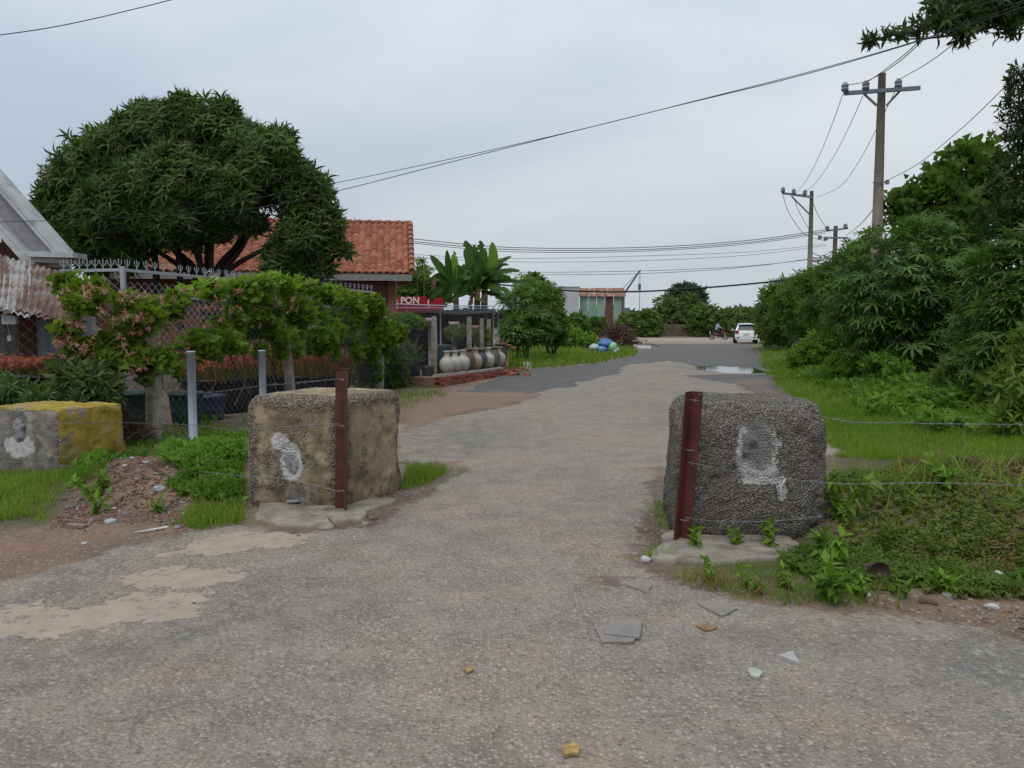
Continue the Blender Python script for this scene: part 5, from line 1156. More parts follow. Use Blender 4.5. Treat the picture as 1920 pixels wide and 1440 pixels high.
for k, (px, py, r_, Y, lb, mt) in enumerate(((1250, 585, 26, 90.5, 'feathery bush behind the left end of the bare wall', M_FAR), (1322, 598, 26, 86, 'dense dark bush in front of the wall behind the motorcycle', M_BUSH), (1365, 603, 22, 87, 'light green bush behind the motorcycle and left of the car', M_FAR),
        (1182, 607, 20, 84, 'sprawling bush in front of the green shed', M_FAR), (1215, 605, 20, 84, 'low bush at the left end of the bare wall', M_BUSH), (1120, 613, 15, 86, 'bush in front of the pale green sheets', M_BUSH), (1290, 578, 22, 92, 'bush showing above the bare wall', M_FAR), (1400, 604, 22, 80, 'bush right behind the white car', M_FAR), (1445, 596, 28, 78, 'bush showing between car and roadside shrubs', M_BUSH), (1082, 608, 17, 84, 'dark bush below the pale grey-white wall', M_BUSH))):
    shrub('wall_bush', lb, 'bush', [pblob(px, py, r_, Y), pblob(px - r_ * .7, py + r_ * .5, r_ * .7, Y - .5), pblob(px + r_ * .7, py + r_ * .5, r_ * .7, Y - .5), pblob(px + r_ * .3, py - r_ * .3, r_ * .6, Y), pblob(px, py + r_ * .9, r_ * .8, Y - .6)], 1300, RS, .34, mt, g0(px, Y), 'bushes along the far wall', stems=3, sr=.06)
for k, px in enumerate((1010, 1130, 1205, 1235, 1345, 1395)):
    Y = RNG.uniform(175, 240)
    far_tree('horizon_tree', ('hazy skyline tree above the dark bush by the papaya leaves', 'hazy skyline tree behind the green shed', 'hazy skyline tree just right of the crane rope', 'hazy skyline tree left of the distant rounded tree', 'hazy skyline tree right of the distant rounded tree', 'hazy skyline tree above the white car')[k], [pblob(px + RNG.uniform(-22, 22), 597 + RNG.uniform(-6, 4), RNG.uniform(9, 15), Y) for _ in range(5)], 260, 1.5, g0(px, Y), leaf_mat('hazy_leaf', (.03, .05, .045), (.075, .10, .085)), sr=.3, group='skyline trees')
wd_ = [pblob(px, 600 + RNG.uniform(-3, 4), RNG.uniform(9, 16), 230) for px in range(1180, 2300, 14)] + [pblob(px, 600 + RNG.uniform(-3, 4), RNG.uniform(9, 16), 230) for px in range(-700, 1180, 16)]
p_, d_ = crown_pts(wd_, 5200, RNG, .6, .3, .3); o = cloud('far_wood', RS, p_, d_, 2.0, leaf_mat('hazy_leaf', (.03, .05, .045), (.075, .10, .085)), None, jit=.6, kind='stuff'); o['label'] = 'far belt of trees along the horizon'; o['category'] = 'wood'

# ------------------------------------------------------------------ white car
def car():
    c = np.array((P(1399, 640, 57)[0], 57.0, 0)); t = thing('car', c, 'white hatchback parked half behind the roadside bush, seen from behind', 'car')
    Mw = NT('white_car_paint'); Mw.col((.62, .63, .64)); Mw.rough(.25); Mw.b.inputs['Coat Weight'].default_value = .6; Mw = Mw.m
    Mg = NT('car_glass'); Mg.col((.015, .018, .022)); Mg.rough(.15); Mg.b.inputs['Specular IOR Level'].default_value = .2; Mg = Mg.m
    prof = [(0, .32), (-.04, .55), (0, .80), (.06, .95), (.30, 1.40), (.55, 1.48), (1.3, 1.52), (2.0, 1.46), (2.75, .98), (3.45, .84), (3.66, .62), (3.66, .32)]
    hw = [.74, .80, .82, .80, .60, .57, .57, .56, .74, .72, .66, .64]; V = []; F = []; k = 7
    for (y, z), h in zip(prof, hw):
        for u in np.linspace(-1, 1, k): V.append(c + (u * h, y, z - .035 * abs(u) ** 3))
    n_ = len(prof)
    F = [(i * k + j, i * k + j + 1, (i + 1) * k + j + 1, (i + 1) * k + j) for i in range(n_ - 1) for j in range(k - 1)]
    b = len(V); V += [c + (s_ * .78, y, z) for s_ in (-1, 1) for (y, z) in ((.0, .3), (3.6, .3))]
    for s_, e in ((0, 0), (1, k - 1)): F.append(tuple(i * k + e for i in range(n_)))
    F.append((0, (n_ - 1) * k, (n_ - 1) * k + k - 1, k - 1)); obj('body', V, F, Mw, t)
    m = MB(); q = [c + v for v in ((-.62, .07, 1.00), (.62, .07, 1.00), (.53, .285, 1.36), (-.53, .285, 1.36))]; m.add([p + (0, -.02, .008) for p in q], [(0, 1, 2, 3)]); m.build('rear_window', Mg, t)
    for s_ in (-1, 1):
        m = MB(); q = [c + (s_ * x, y, z) for x, y, z in ((.79, .35, 1.02), (.80, 2.6, 1.0), (.60, 2.0, 1.40), (.61, .55, 1.40))]; m.add(q, [(0, 1, 2, 3)]); m.build('side_window', Mg, t)
        m = MB(); m.box(c + (s_ * .68, -.02, .88), (.26, .12, .2)); m.build('tail_light', simple('tail_lamp', (.22, .02, .025), .2, .1), t)
        m = MB(); m.box(c + (s_ * .9, 2.25, 1.02), (.16, .1, .12)); m.build('mirror', Mw, t)
        for y in (.62, 3.0):
            w_ = MB(); w_.tube([c + (s_ * .62, y, .29), c + (s_ * .83, y, .29)], .29, 20); wo_ = w_.build('wheel', simple('tyre_rubber', (.015, .015, .015), .8), t, True)
            w_ = MB(); w_.tube([c + (s_ * .82, y, .29), c + (s_ * .845, y, .29)], .18, 16); w_.build('rim', simple('alloy', (.35, .35, .36), .35, .1, 5, .7), wo_, True)
    m = MB(); m.box(c + (0, -.07, .45), (1.5, .12, .28)); m.build('bumper', Mw, t); m = MB(); m.box(c + (0, -.07, .73), (.42, .03, .14)); m.build('number_plate', simple('plate_white', (.55, .55, .5), .5), t)
    for s_ in (-1, 1): m = MB(); m.box(c + (s_ * .58, -.135, .45), (.18, .02, .08)); m.build('reflector', simple('dark_reflector', (.03, .01, .01), .3), t)
    m = MB(); m.box(c + (0, .24, 1.455), (1.12, .28, .035)); m.build('roof_spoiler', Mw, t); t.rotation_euler = (0, 0, R(-14))
car()
# ------------------------------------------------------------------ motorcycle and rider
def bike():
    c = G(1347, 636.5); c[1] = 71.0; c[0] = P(1347, 636, 71)[0]; c[2] = 0
    t = thing('motorcycle', c, 'red-brown motorcycle crossing the junction in front of the far bushes', 'motorcycle')
    Mr = simple('motor_red', (.20, .045, .035), .4); Mk = simple('motor_black', (.02, .02, .022), .5); Ms = simple('motor_silver', (.3, .3, .3), .35, .1, 5, .6)
    for x in (-.62, .62):
        a = np.linspace(0, 2 * np.pi, 22); m = MB(); m.tube(np.stack([c[0] + x + .27 * np.cos(a), c[1] + a * 0, .3 + .27 * np.sin(a)], -1), .04, 8, cap=False); w_ = m.build('wheel', simple('tyre_rubber', (.015, .015, .015), .8), t, True)
        m = MB(); m.tube(np.stack([c[0] + x + .21 * np.cos(a), c[1] + a * 0, .3 + .21 * np.sin(a)], -1), .016, 6, cap=False)
        for k in range(5): m.tube([(c[0] + x, c[1], .3), (c[0] + x + .21 * math.cos(k * 1.257), c[1], .3 + .21 * math.sin(k * 1.257))], .012, 5)
        m.tube([(c[0] + x, c[1] - .04, .3), (c[0] + x, c[1] + .04, .3)], .04, 8); m.build('rim', Ms, w_, True)
    m = MB(); m.tube(spline([c + (.40, 0, .88), c + (.30, 0, .62), c + (.12, 0, .45), c + (-.25, 0, .48), c + (-.5, 0, .7)], 14), np.interp(np.linspace(0, 1, 13), [0, .3, .6, 1], [.10, .12, .10, .07]), 10); m.build('frame_cover', Mr, t, True)
    m = MB(); m.box(c + (-.05, 0, .36), (.38, .2, .22)); m.build('engine', Mk, t)
    m = MB(); m.tube(spline([c + (.05, 0, .70), c + (-.2, 0, .74), c + (-.55, 0, .80)], 8), (.09, .11, .12, .12, .11, .1, .1, .09, .07)[:9], 10); m.build('seat', Mk, t, True)
    for s_ in (-.05, .05): m = MB(); m.tube([c + (.62, s_, .3), c + (.45, s_, .9)], .02, 6); m.build('fork', Ms, t, True)
    m = MB(); m.tube(spline([c + (.36, -.32, .98), c + (.46, -.1, .96), c + (.46, .1, .96), c + (.36, .32, .98)], 10), .015, 6); m.build('handlebar', Mk, t, True)
    m = MB(); m.tube([c + (.46, 0, .9), c + (.56, 0, .86)], (.11, .07), 10); m.build('headlamp', Mr, t, True)
    m = MB(); m.tube(spline([c + (.93, 0, .42), c + (.80, 0, .58), c + (.62, 0, .63), c + (.42, 0, .55)], 8), .05, 6); m.build('mudguard', Mr, t, True)
    m = MB(); m.tube([c + (-.1, -.12, .26), c + (-.75, -.14, .36)], (.03, .05), 8); m.build('exhaust', Ms, t, True)
    m = MB(); m.box(c + (-.78, 0, .66), (.05, .2, .16)); m.build('tail_panel', simple('plate_white', (.55, .55, .5)), t)
    for s_ in (-1, 1): m = MB(); m.tube([c + (.4, s_ * .22, .98), c + (.38, s_ * .26, 1.14)], .008, 4); m.box(c + (.37, s_ * .27, 1.17), (.02, .12, .07)); m.build('mirror', Mk, t)
    # rider: one skinned body
    J = {'pel': (-.2, 0, .86), 'sp': (-.19, 0, 1.08), 'ch': (-.12, 0, 1.28), 'nk': (-.06, 0, 1.44), 'hd': (-.01, 0, 1.55), 'tp': (0, 0, 1.66)}
    for s_, n_ in ((-1, 'r'), (1, 'l')):
        J.update({'sh' + n_: (-.1, s_ * .19, 1.36), 'el' + n_: (.06, s_ * .28, 1.12), 'wr' + n_: (.32, s_ * .27, 1.01), 'ha' + n_: (.39, s_ * .27, 1.0), 'hp' + n_: (-.18, s_ * .1, .84), 'kn' + n_: (.2, s_ * .2, .72), 'an' + n_: (.06, s_ * .2, .34), 'to' + n_: (.22, s_ * .2, .3)})
    names = list(J); V = [tuple(c + J[k]) for k in names]; E = [('pel', 'sp'), ('sp', 'ch'), ('ch', 'nk'), ('nk', 'hd'), ('hd', 'tp')]
    for n_ in 'rl': E += [('ch', 'sh' + n_), ('sh' + n_, 'el' + n_), ('el' + n_, 'wr' + n_), ('wr' + n_, 'ha' + n_), ('pel', 'hp' + n_), ('hp' + n_, 'kn' + n_), ('kn' + n_, 'an' + n_), ('an' + n_, 'to' + n_)]
    rad = {'pel': .15, 'sp': .14, 'ch': .16, 'nk': .06, 'hd': .10, 'tp': .085, 'sh': .075, 'el': .05, 'wr': .035, 'ha': .045, 'hp': .10, 'kn': .07, 'an': .045, 'to': .05}
    root = np.array(c) + (-.2, 0, 0); t2 = thing('person', root, 'person in pale blue shirt and dark trousers riding the motorcycle', 'person')
    me = bpy.data.meshes.new('body'); me.from_pydata([tuple(np.array(v) - root) for v in V], [(names.index(a), names.index(b)) for a, b in E], [])
    tmp = bpy.data.objects.new('tmp', me); COL.objects.link(tmp); sm = tmp.modifiers.new('s', 'SKIN'); ss = tmp.modifiers.new('u', 'SUBSURF'); ss.levels = 2
    for i, k in enumerate(names):
        r_ = rad.get(k, rad.get(k[:2], .06)); me.skin_vertices[0].data[i].radius = (r_, r_ * (.75 if k in ('sp', 'ch', 'pel') else 1))
    me.skin_vertices[0].data[0].use_root = True
    dg = bpy.context.evaluated_depsgraph_get(); dg.update(); bm_ = bpy.data.meshes.new_from_object(tmp.evaluated_get(dg)); bpy.data.objects.remove(tmp)
    bm_.materials.clear()
    for mm in (simple('blue_shirt', (.30, .32, .48), .8), simple('dark_trousers', (.02, .022, .03), .8), simple('skin', (.22, .12, .08), .6), simple('dark_hair', (.012, .01, .01), .7)): bm_.materials.append(mm)
    for p in bm_.polygons:
        x, y, z = p.center; p.material_index = 2 if z > 1.42 or (x > .38 and z > .95) else (0 if z > .9 else 1)
        p.use_smooth = True
        if z > 1.56 or (z > 1.48 and x < .16): p.material_index = 3
    inst('body', bm_, t2, root)
bike()

# ------------------------------------------------------------------ right side: trees, castor bushes, shrubs
M_CASTOR = leaf_mat('castor_leaf', (.022, .062, .020), (.095, .185, .05), .36, .45)
LEAFC = [make_mesh('leaf', *palm_t(k, .34, dr_), M_CASTOR, False, {'rnd': np.full(len(palm_t(k)[0]), rr)}) for k, dr_, rr in ((8, .2, .2), (7, .32, .5), (9, .15, .85))]
LEAFP_L = LEAFP; LEAFP = LEAFC
palmate_bush('castor_bush', 'big castor bush with star-shaped leaves in front of the tall concrete pole', 'bush', [pblob(q[0], q[1], q[2], q[3]) for q in ((1650, 500, 70, 18.7), (1730, 470, 62, 18.7), (1690, 560, 80, 18.0), (1770, 540, 70, 18.2), (1620, 580, 62, 18.4), (1720, 620, 66, 17.8), (1650, 640, 52, 18.2), (1800, 470, 50, 18.8), (1590, 540, 50, 19.2), (1745, 440, 36, 19.0), (1790, 610, 52, 18.0))], 290, 2600, .34, gb(1700, 722), fill_mat=M_CASTOR, fill_size=.24, stems=9, sr=.05)
palmate_bush('castor_bush', 'castor bush filling the right edge beside the dark tree', 'bush', [pblob(q[0], q[1], q[2], q[3]) for q in ((1870, 520, 64, 13.2), (1910, 580, 66, 12.5), (1850, 610, 60, 13.6), (1940, 500, 70, 13), (1880, 670, 55, 12.4))], 170, 1700, .26, gb(1890, 780), fill_mat=M_CASTOR, fill_size=.22, stems=7, sr=.04)
FERN = rosette(lance_t(.11, .2), 12, 1.35, jitter=.3, rise=1.6)
shrub('feathery_bush', 'arching feathery bush between the castor bush and the second pole', 'bush', [pblob(*q) for q in ((1530, 540, 40, 27), (1580, 520, 46, 25), (1490, 570, 40, 29), (1550, 590, 46, 26), (1600, 570, 50, 22), (1510, 610, 34, 28), (1570, 620, 36, 24), (1620, 490, 40, 22))], 4200, FERN, .2, leaf_mat('feather_leaf', (.030, .072, .018), (.115, .20, .045), .38, .5), gb(1550, 668), sr=.07, stems=8, shell=.7)
shrub('feathery_bush', 'rounded drooping bush beside the white car', 'bush', [pblob(*q) for q in ((1470, 565, 36, 43), (1450, 590, 32, 45), (1500, 590, 40, 40), (1460, 615, 32, 42), (1438, 618, 20, 47), (1500, 545, 30, 42), (1520, 620, 28, 38), (1445, 634, 14, 48))], 3600, FERN, .32, leaf_mat('feather_leaf2', (.034, .07, .02), (.115, .18, .048), .35, .55), gb(1475, 655), sr=.09, stems=8, shell=.7)
HEART = rosette(leaf_t(.40, .55, .05), 5, 1.5, jitter=.35, rise=1.5)
M_HEART = leaf_mat('heart_leaf', (.026, .068, .016), (.10, .19, .04), .4, .45)
def tree(name, lb, blobs, n_, t_, size, mat, base, fork, sr, up=-.1, shell=.55, rag=.35, bark=M_DARKBARK, jit=.6, lr_=1):
    t = thing(name, base, lb, 'tree'); p, d = crown_pts(blobs, n_, RNG, shell, .2, rag); cloud('crown', t_, p, d + (0, 0, up), size, mat, t, jit=jit)
    m = MB(); a = np.array(base, float) - (0, 0, .1); f = np.array(fork, float); limb(m, a, f, sr, sr * .8)
    for b in np.asarray(blobs): limb(m, f, b[:3], min(sr * .5, lr_), min(sr * .12, lr_ * .3), wob=.2)
    m.build('trunk', bark, t, True); return t
tree('broadleaf_tree', 'broad-leaved tree with hanging heart-shaped leaves right of the tall pole', [pblob(*q) for q in ((1800, 325, 48, 22), (1760, 365, 48, 22), (1700, 405, 38, 22), (1840, 300, 34, 22.3), (1850, 350, 44, 22), (1720, 440, 40, 21.5), (1790, 410, 55, 21.5), (1690, 380, 26, 22), (1850, 410, 50, 22), (1815, 285, 22, 22))], 1700, HEART, .20, M_HEART, g0(1810, 22.5), P(1800, 470, 22.3), .14, -.7, .7, .5, jit=.75)
M_DKTREE = leaf_mat('dark_fine_leaf', (.012, .032, .012), (.055, .095, .03), .3, .45)
tree('dark_tree', 'dark fine-leaved tree climbing out of the right edge of the photo', [pblob(*q) for q in ((1925, 250, 48, 19), (1905, 310, 38, 19), (1930, 180, 40, 19), (1900, 395, 48, 18.5), (1880, 445, 52, 18.5), (1960, 340, 60, 19), (1950, 430, 60, 18.5), (1990, 220, 70, 19.5), (1915, 140, 22, 19), (1880, 345, 24, 18.8))], 2500, RSN, .15, M_DKTREE, g0(1960, 19.2), P(1960, 470, 19.2), .2, 0, .7, .55, jit=.8)
oh = [pblob(*q) for q in ((1900, 12, 34, 11.8), (1860, 22, 30, 11.6), (1815, 40, 28, 11.5), (1770, 38, 26, 11.4), (1730, 50, 18, 11.3), (1695, 62, 11, 11.2), (1665, 68, 9, 11.2), (1630, 76, 10, 11.1), (1780, 15, 24, 11.6), (1745, 14, 16, 11.4), (1890, 52, 22, 11.6), (1805, 70, 14, 11.3), (1850, -20, 40, 12), (1930, -10, 50, 12), (2000, -60, 80, 12.4), (2080, -120, 110, 12.8), (1960, -110, 80, 12.5))]
t = tree('overhanging_tree', 'dark leafy branch reaching in from the top right corner', oh, 3400, rosette(lance_t(.15, .45), 9, 1.2, jitter=.3, rise=1.4), .125, M_DKTREE, (11.4, 13.2, 0), (11.0, 12.9, 7.2), .28, -.35, .8, .3, lr_=.028)
m = MB(); q = spline([(11.0, 12.9, 7.2), P(2010, -70, 12.3), P(1900, 0, 11.8), P(1800, 42, 11.5), P(1700, 60, 11.25), P(1620, 78, 11.1)], 30); m.tube(q, np.linspace(.05, .008, len(q)), 6); m.build('branch', M_DARKBARK, t, True)
for k, (px, y0) in enumerate(((1905, 330), (1900, 250))):
    m = MB(); q = spline([P(1950, y0, 19), P(1915, y0 - 40, 19), P(1905, y0 - 110, 19)], 8); m.tube(q, np.linspace(.03, .008, len(q)), 5); m.build('thin_branch', M_DARKBARK, [o for o in bpy.data.objects if o.name == 'dark_tree'][0], True)
shrub('leafy_bush', 'dark dense bush filling in behind the big castor bush', 'bush', [pblob(*q) for q in ((1700, 545, 60, 21), (1780, 560, 60, 21), (1740, 500, 50, 21.5), (1830, 560, 60, 20.5), (1820, 500, 50, 21), (1760, 620, 60, 20.5), (1680, 620, 50, 20.5), (1840, 640, 50, 19))], 2600, RS, .18, M_BUSH, g0(1760, 21), sr=.07)
# low tangled shrubs
for (lb, bl2, n_, tt, sz, mt, bp) in (
        ('bright green rounded shrub on the verge beyond the pebbly block', ((1530, 660, 34, 25), (1500, 675, 24, 25), (1560, 668, 32, 24), (1590, 650, 30, 23.5)), 1500, RS, .13, M_WEED, (1540, 698)),
        ('low leafy shrub under the castor bush', ((1620, 690, 40, 18.5), (1660, 700, 40, 17.5), (1580, 690, 30, 19.5), (1690, 720, 34, 16.5)), 1900, RS, .12, M_WEED, (1640, 735)),
        ('dark tangled shrub under the right castor bush', ((1820, 690, 46, 13.2), (1860, 720, 46, 12.4), (1790, 720, 36, 13.4), (1900, 740, 50, 11.8), (1840, 660, 46, 13.8)), 1500, RS, .12, M_BUSH, (1850, 765)),
        ('loose yellowish shrub at the right edge above the mound', ((1905, 700, 30, 10.2), (1935, 650, 40, 10.2), (1895, 780, 28, 9.8), (1930, 740, 36, 9.8), (1875, 740, 18, 10.4)), 420, RSN, .12, leaf_mat('yellowish_leaf', (.04, .085, .02), (.13, .20, .045), .35, .5), (1920, 815))):
    shrub('low_shrub', lb, 'shrub', [pblob(*q) for q in bl2], n_, tt, sz, mt, gb(*bp), 'shrubs along the right verge', sr=.03)
twig_pile('dry grey twigs caught under the right castor bush', G(1830, 745)[:2], .9, .5, .9, 70, M_TWIGP, 'dry_twigs', .012, 1.2, 'twigs')

# ------------------------------------------------------------------ grass and ground cover (sampled over the verges)
def sample_px(poly, n, rng=RNG):
    poly = np.asarray(poly, float); lo, hi = poly.min(0), poly.max(0); p = lo - 20 + (hi - lo + 40) * rng.random((n * 4, 2)); w_ = GV(p[:, 0], np.maximum(p[:, 1], 612)); fz = np.minimum(26, .12 * (hi - lo).min() + 6); k = sdf(poly, p) + fz * (vnoise(w_, 2.6, 55, 3) - .5) * 2.4 + rng.normal(0, fz * .25, len(p)); p = p[k > 0][:n]; return GV(p[:, 0], p[:, 1])
GBL = (np.array([(0, -.035, 0), (0, .035, 0), (.4, -.03, .05), (.4, .03, .05), (.75, -.018, .02), (.75, .018, .02), (1, 0, -.1)]), np.array([(0, 2, 1), (1, 2, 3), (2, 4, 3), (3, 4, 5), (4, 6, 5)]))
M_GRASS = leaf_mat('grass_blade', (.06, .125, .018), (.15, .265, .036), .42, .6, (.27, .30, .07))
M_DRY = leaf_mat('dry_grass', (.10, .08, .035), (.24, .19, .09), .3, .7)
def grass(name, label, polys, n, h, mat=M_GRASS, dens=.5, seed=1, wid=1.0, far=True):
    p = np.concatenate([sample_px(q, n // len(polys) if np.isscalar(n) else n[i]) for i, q in enumerate(polys)])
    k = vnoise(p, 1.1, seed, 3) + RNG.normal(0, .08, len(p)); p = p[k > dens]; rd_ = sdf(ROAD, p); p = p[rd_ < .12]
    g = on_ground(p); g[:, 2] -= .01; n_ = len(g); dd = np.stack([RNG.normal(0, .45, n_), RNG.normal(0, .45, n_), np.ones(n_)], -1)
    hh = h * RNG.uniform(.45, 1.25, n_) * (.6 + .8 * vnoise(p, .8, seed + 5, 2)); rot = rot_to(dd, RNG.uniform(-3.1, 3.1, n_)); V, F, kk = inst_mesh(GBL, np.zeros((n_, 3)), rot, hh)
    V = V.reshape(n_, kk, 3); ws = np.clip(p[:, 1] / 9, 1, 4)[:, None, None] * wid
    ax = (GBL[0][:, 1][None, :, None]) * rot[:, None, :, 1] * hh[:, None, None]; V = V + ax * (ws - 1) + g[:, None]
    r = .55 * vnoise(p, .6, seed + 9, 3) + .45 * RNG.random(n_)
    o = obj(name, V.reshape(-1, 3), F, mat, None, False, {'rnd': np.repeat(np.clip(r, 0, 1), kk)}, 'stuff'); o['label'] = label; o['category'] = 'grass'
grass('grass', 'bright green grass strip along the right edge of the road', [[(1420, 650), (1432, 690), (1482, 748), (1580, 850), (1700, 880), (1920, 905), (1920, 800), (1740, 800), (1600, 740), (1500, 690), (1480, 650)]], 48000, .11, dens=.24, seed=2)
grass('grass', 'green grass on the far left verge round the bags', [[(930, 692), (1110, 682), (1192, 664), (1165, 635), (1060, 620), (940, 640), (900, 670)]], 9000, .22, dens=.26, seed=3)
grass('grass', 'grass tufts between yellow painted block and dirt at the left', [[(-30, 992), (80, 985), (110, 945), (225, 905), (225, 860), (-30, 870)], [(330, 985), (450, 985), (460, 930), (380, 930)], [(180, 870), (440, 870), (440, 800), (220, 800)]], [9500, 2200, 3000], .10, dens=.36, seed=4)
grass('grass', 'small grass clump beside the right corner of the tan block', [[(758, 915), (800, 912), (840, 885), (800, 868), (758, 870)], [(740, 770), (830, 745), (830, 728), (740, 735)]], [1500, 900], .08, dens=.2, seed=5)
grass('grass', 'grass along the foot of the pebbly block and the mound', [[(1215, 1050), (1265, 1045), (1262, 940), (1235, 945)], [(1240, 1085), (1330, 1105), (1480, 1135), (1620, 1145), (1650, 1080), (1500, 1060), (1300, 1068)]], [1500, 3000], .07, dens=.46, seed=6)
grass('grass', 'longer grass growing on the mound at the right', [[(1560, 1020), (1920, 1080), (1920, 900), (1570, 890)]], 900, .24, dens=.40, seed=7)
grass('dry_grass', 'dry straw-coloured grass on the mound and verge at the right', [[(1600, 1000), (1920, 1050), (1920, 890), (1620, 880)], [(1250, 1090), (1500, 1130), (1700, 1150), (1650, 1110), (1350, 1090)]], [1500, 420], .12, M_DRY, .44, 8)
def cover(name, label, polys, n, size, mat, hmax, seed, t_=RS, dens=.3):
    p = np.concatenate([sample_px(q, n[i]) for i, q in enumerate(polys)]); k = vnoise(p, .9, seed, 3); p = p[k + RNG.normal(0, .06, len(p)) > dens]; p = p[sdf(ROAD, p) < .05]
    g = on_ground(p); hh = hmax * np.clip(vnoise(p, .75, seed + 3, 3) * 1.7 - .35, .05, 1) * RNG.random(len(p)) ** .5; g[:, 2] += hh
    d = np.stack([RNG.normal(0, .6, len(p)), RNG.normal(0, .6, len(p)) - .25, np.full(len(p), .9)], -1)
    o = cloud(name, t_, g, d, size, mat, None, jit=.25, kind='stuff'); o['label'] = label; o['category'] = 'ground cover'
cover('ground_cover', 'leafy green ground cover under the right-hand bushes', [[(1475, 660), (1500, 700), (1600, 745), (1740, 805), (1960, 825), (1960, 720), (1700, 680), (1560, 640)]], [7500], .105, M_WEED, .45, 12)
cover('ground_cover', 'mixed weeds covering the mound right of the pebbly block', [[(1560, 1030), (1600, 1110), (1780, 1105), (1960, 1110), (1960, 930), (1760, 895), (1570, 905)], [(1480, 1060), (1620, 1120), (1620, 1030), (1540, 1000)]], [5200, 900], .044, leaf_mat('mound_weed_leaf', (.028, .068, .015), (.105, .185, .035), .4, .5, (.17, .18, .06)), .16, 13, rosette(leaf_t(.24, .25), 5, 1.3, jitter=.5, rise=1.6), .43)
cover('ground_cover', 'tiny creeping weeds between the larger leaves on the right mound', [[(1550, 1040), (1600, 1115), (1780, 1110), (1960, 1115), (1960, 930), (1760, 895), (1570, 905)]], [4200], .03, leaf_mat('tiny_weed_leaf', (.045, .08, .02), (.16, .22, .06), .4, .55, (.22, .20, .08)), .07, 16, RS, .3)
cover('dead_leaves', 'brown dead leaves and stems on the crown of the right mound', [[(1660, 930), (1700, 985), (1930, 1010), (1930, 900), (1780, 885), (1680, 890)], [(1600, 1090), (1900, 1110), (1900, 1060), (1640, 1060)]], [3600, 1100], .045, leaf_mat('dead_leaf', (.05, .033, .022), (.16, .105, .065), .15, .8), .12, 17, rosette(lance_t(.1, .3), 6, 1.4, jitter=.5, rise=1.2), .30)
cover('ground_cover', 'leafy weeds on the rubble mound left of the tan block', [[(330, 940), (450, 950), (450, 815), (400, 815), (310, 860)], [(210, 905), (150, 940), (215, 880), (330, 840), (250, 850)]], [2300, 320], .055, leaf_mat('mound_weed_bright', (.05, .12, .018), (.12, .26, .04), .4, .45), .22, 14, RS, .12)
# single taller weeds
def weed(px, py, label, h, n_, size, mat=M_WEED, lean=0):
    b = gb(px, py); t = thing('leafy_weed', b, label, 'weed', 'taller weeds by the blocks')
    for k in range(3):
        m = MB(); e = b + (RNG.normal(lean, .12) * h, RNG.normal(0, .12), h * RNG.uniform(.7, 1.1)); q = spline([b, (b + e) / 2 + RNG.normal(0, .02, 3), e], 6); m.tube(q, .004, 4); m.build('stem', M_STALK, t)
        f = RNG.random(n_); pos = b + (e - b) * f[:, None]; d = unit(n_, RNG, .25); cloud('leaves', leaf_t(.24, .2), pos, d, size, mat, t, jit=.2, kind='stuff')
weed(1300, 1025, 'small weed sprouting at the foot of the leaning steel post', .12, 14, .07); weed(1385, 1030, 'small weed at the middle foot of the pebbly block', .12, 14, .07); weed(1445, 1030, 'leafy weed at the right front of the pebbly block', .16, 18, .08)
weed(1540, 1070, 'leafy weed at the right corner of the muddy slab', .3, 30, .10); weed(1575, 1010, 'tall weed against the right side of the pebbly block', .36, 30, .10); weed(1760, 1010, 'pale leafy weed in the middle of the mound', .2, 26, .09); weed(1540, 1120, 'broad leafy weed at the road edge before the mound', .22, 34, .09)
for k, px in enumerate((1330, 1400, 1475, 1600, 1680, 1790)): weed(px, 1092 + 6 * k, ('first', 'second', 'third', 'fourth', 'fifth', 'sixth')[k] + ' small weed from the left along the road edge below the mound', .10, 16, .06)
weed(185, 945, 'leafy weed at the foot of the yellow painted block', .22, 40, .075); weed(180, 965, 'small weed on the rubble slope near the dirt', .14, 20, .07); weed(300, 960, 'small sprouting weed among the rubble stones', .12, 18, .06)
for k, (x0, y0, x1, y1, Y) in enumerate(((1720, 925, 1772, 835, 6.2), (1730, 905, 1810, 862, 6.3), (1870, 900, 1905, 850, 6.0))):
    m = MB(); m.tube([P(x0, y0, Y - .2), P(x1, y1, Y)], .006, 5); o = m.build('dry_stalk', M_TWIGP, None, True, origin=P(x0, y0, Y - .2)); tag(o, ('long pale dry stalk leaning on top of the mound', 'thin dry stalk lying low over the mound', 'bent dry stalk near the right edge of the mound')[k], 'stalk')

twig_pile('tangle of thin dry twigs over the right mound', (3.9, 5.7), 1.3, .8, .10, 150, M_TWIGP, 'dry_twigs', .004, .4, 'twigs')
twig_pile('thin brown twigs mixed in the rubble mound at the left', (-3.0, 6.9), .7, .45, .05, 80, M_TWIG, 'dry_twigs', .003, .3, 'twigs')
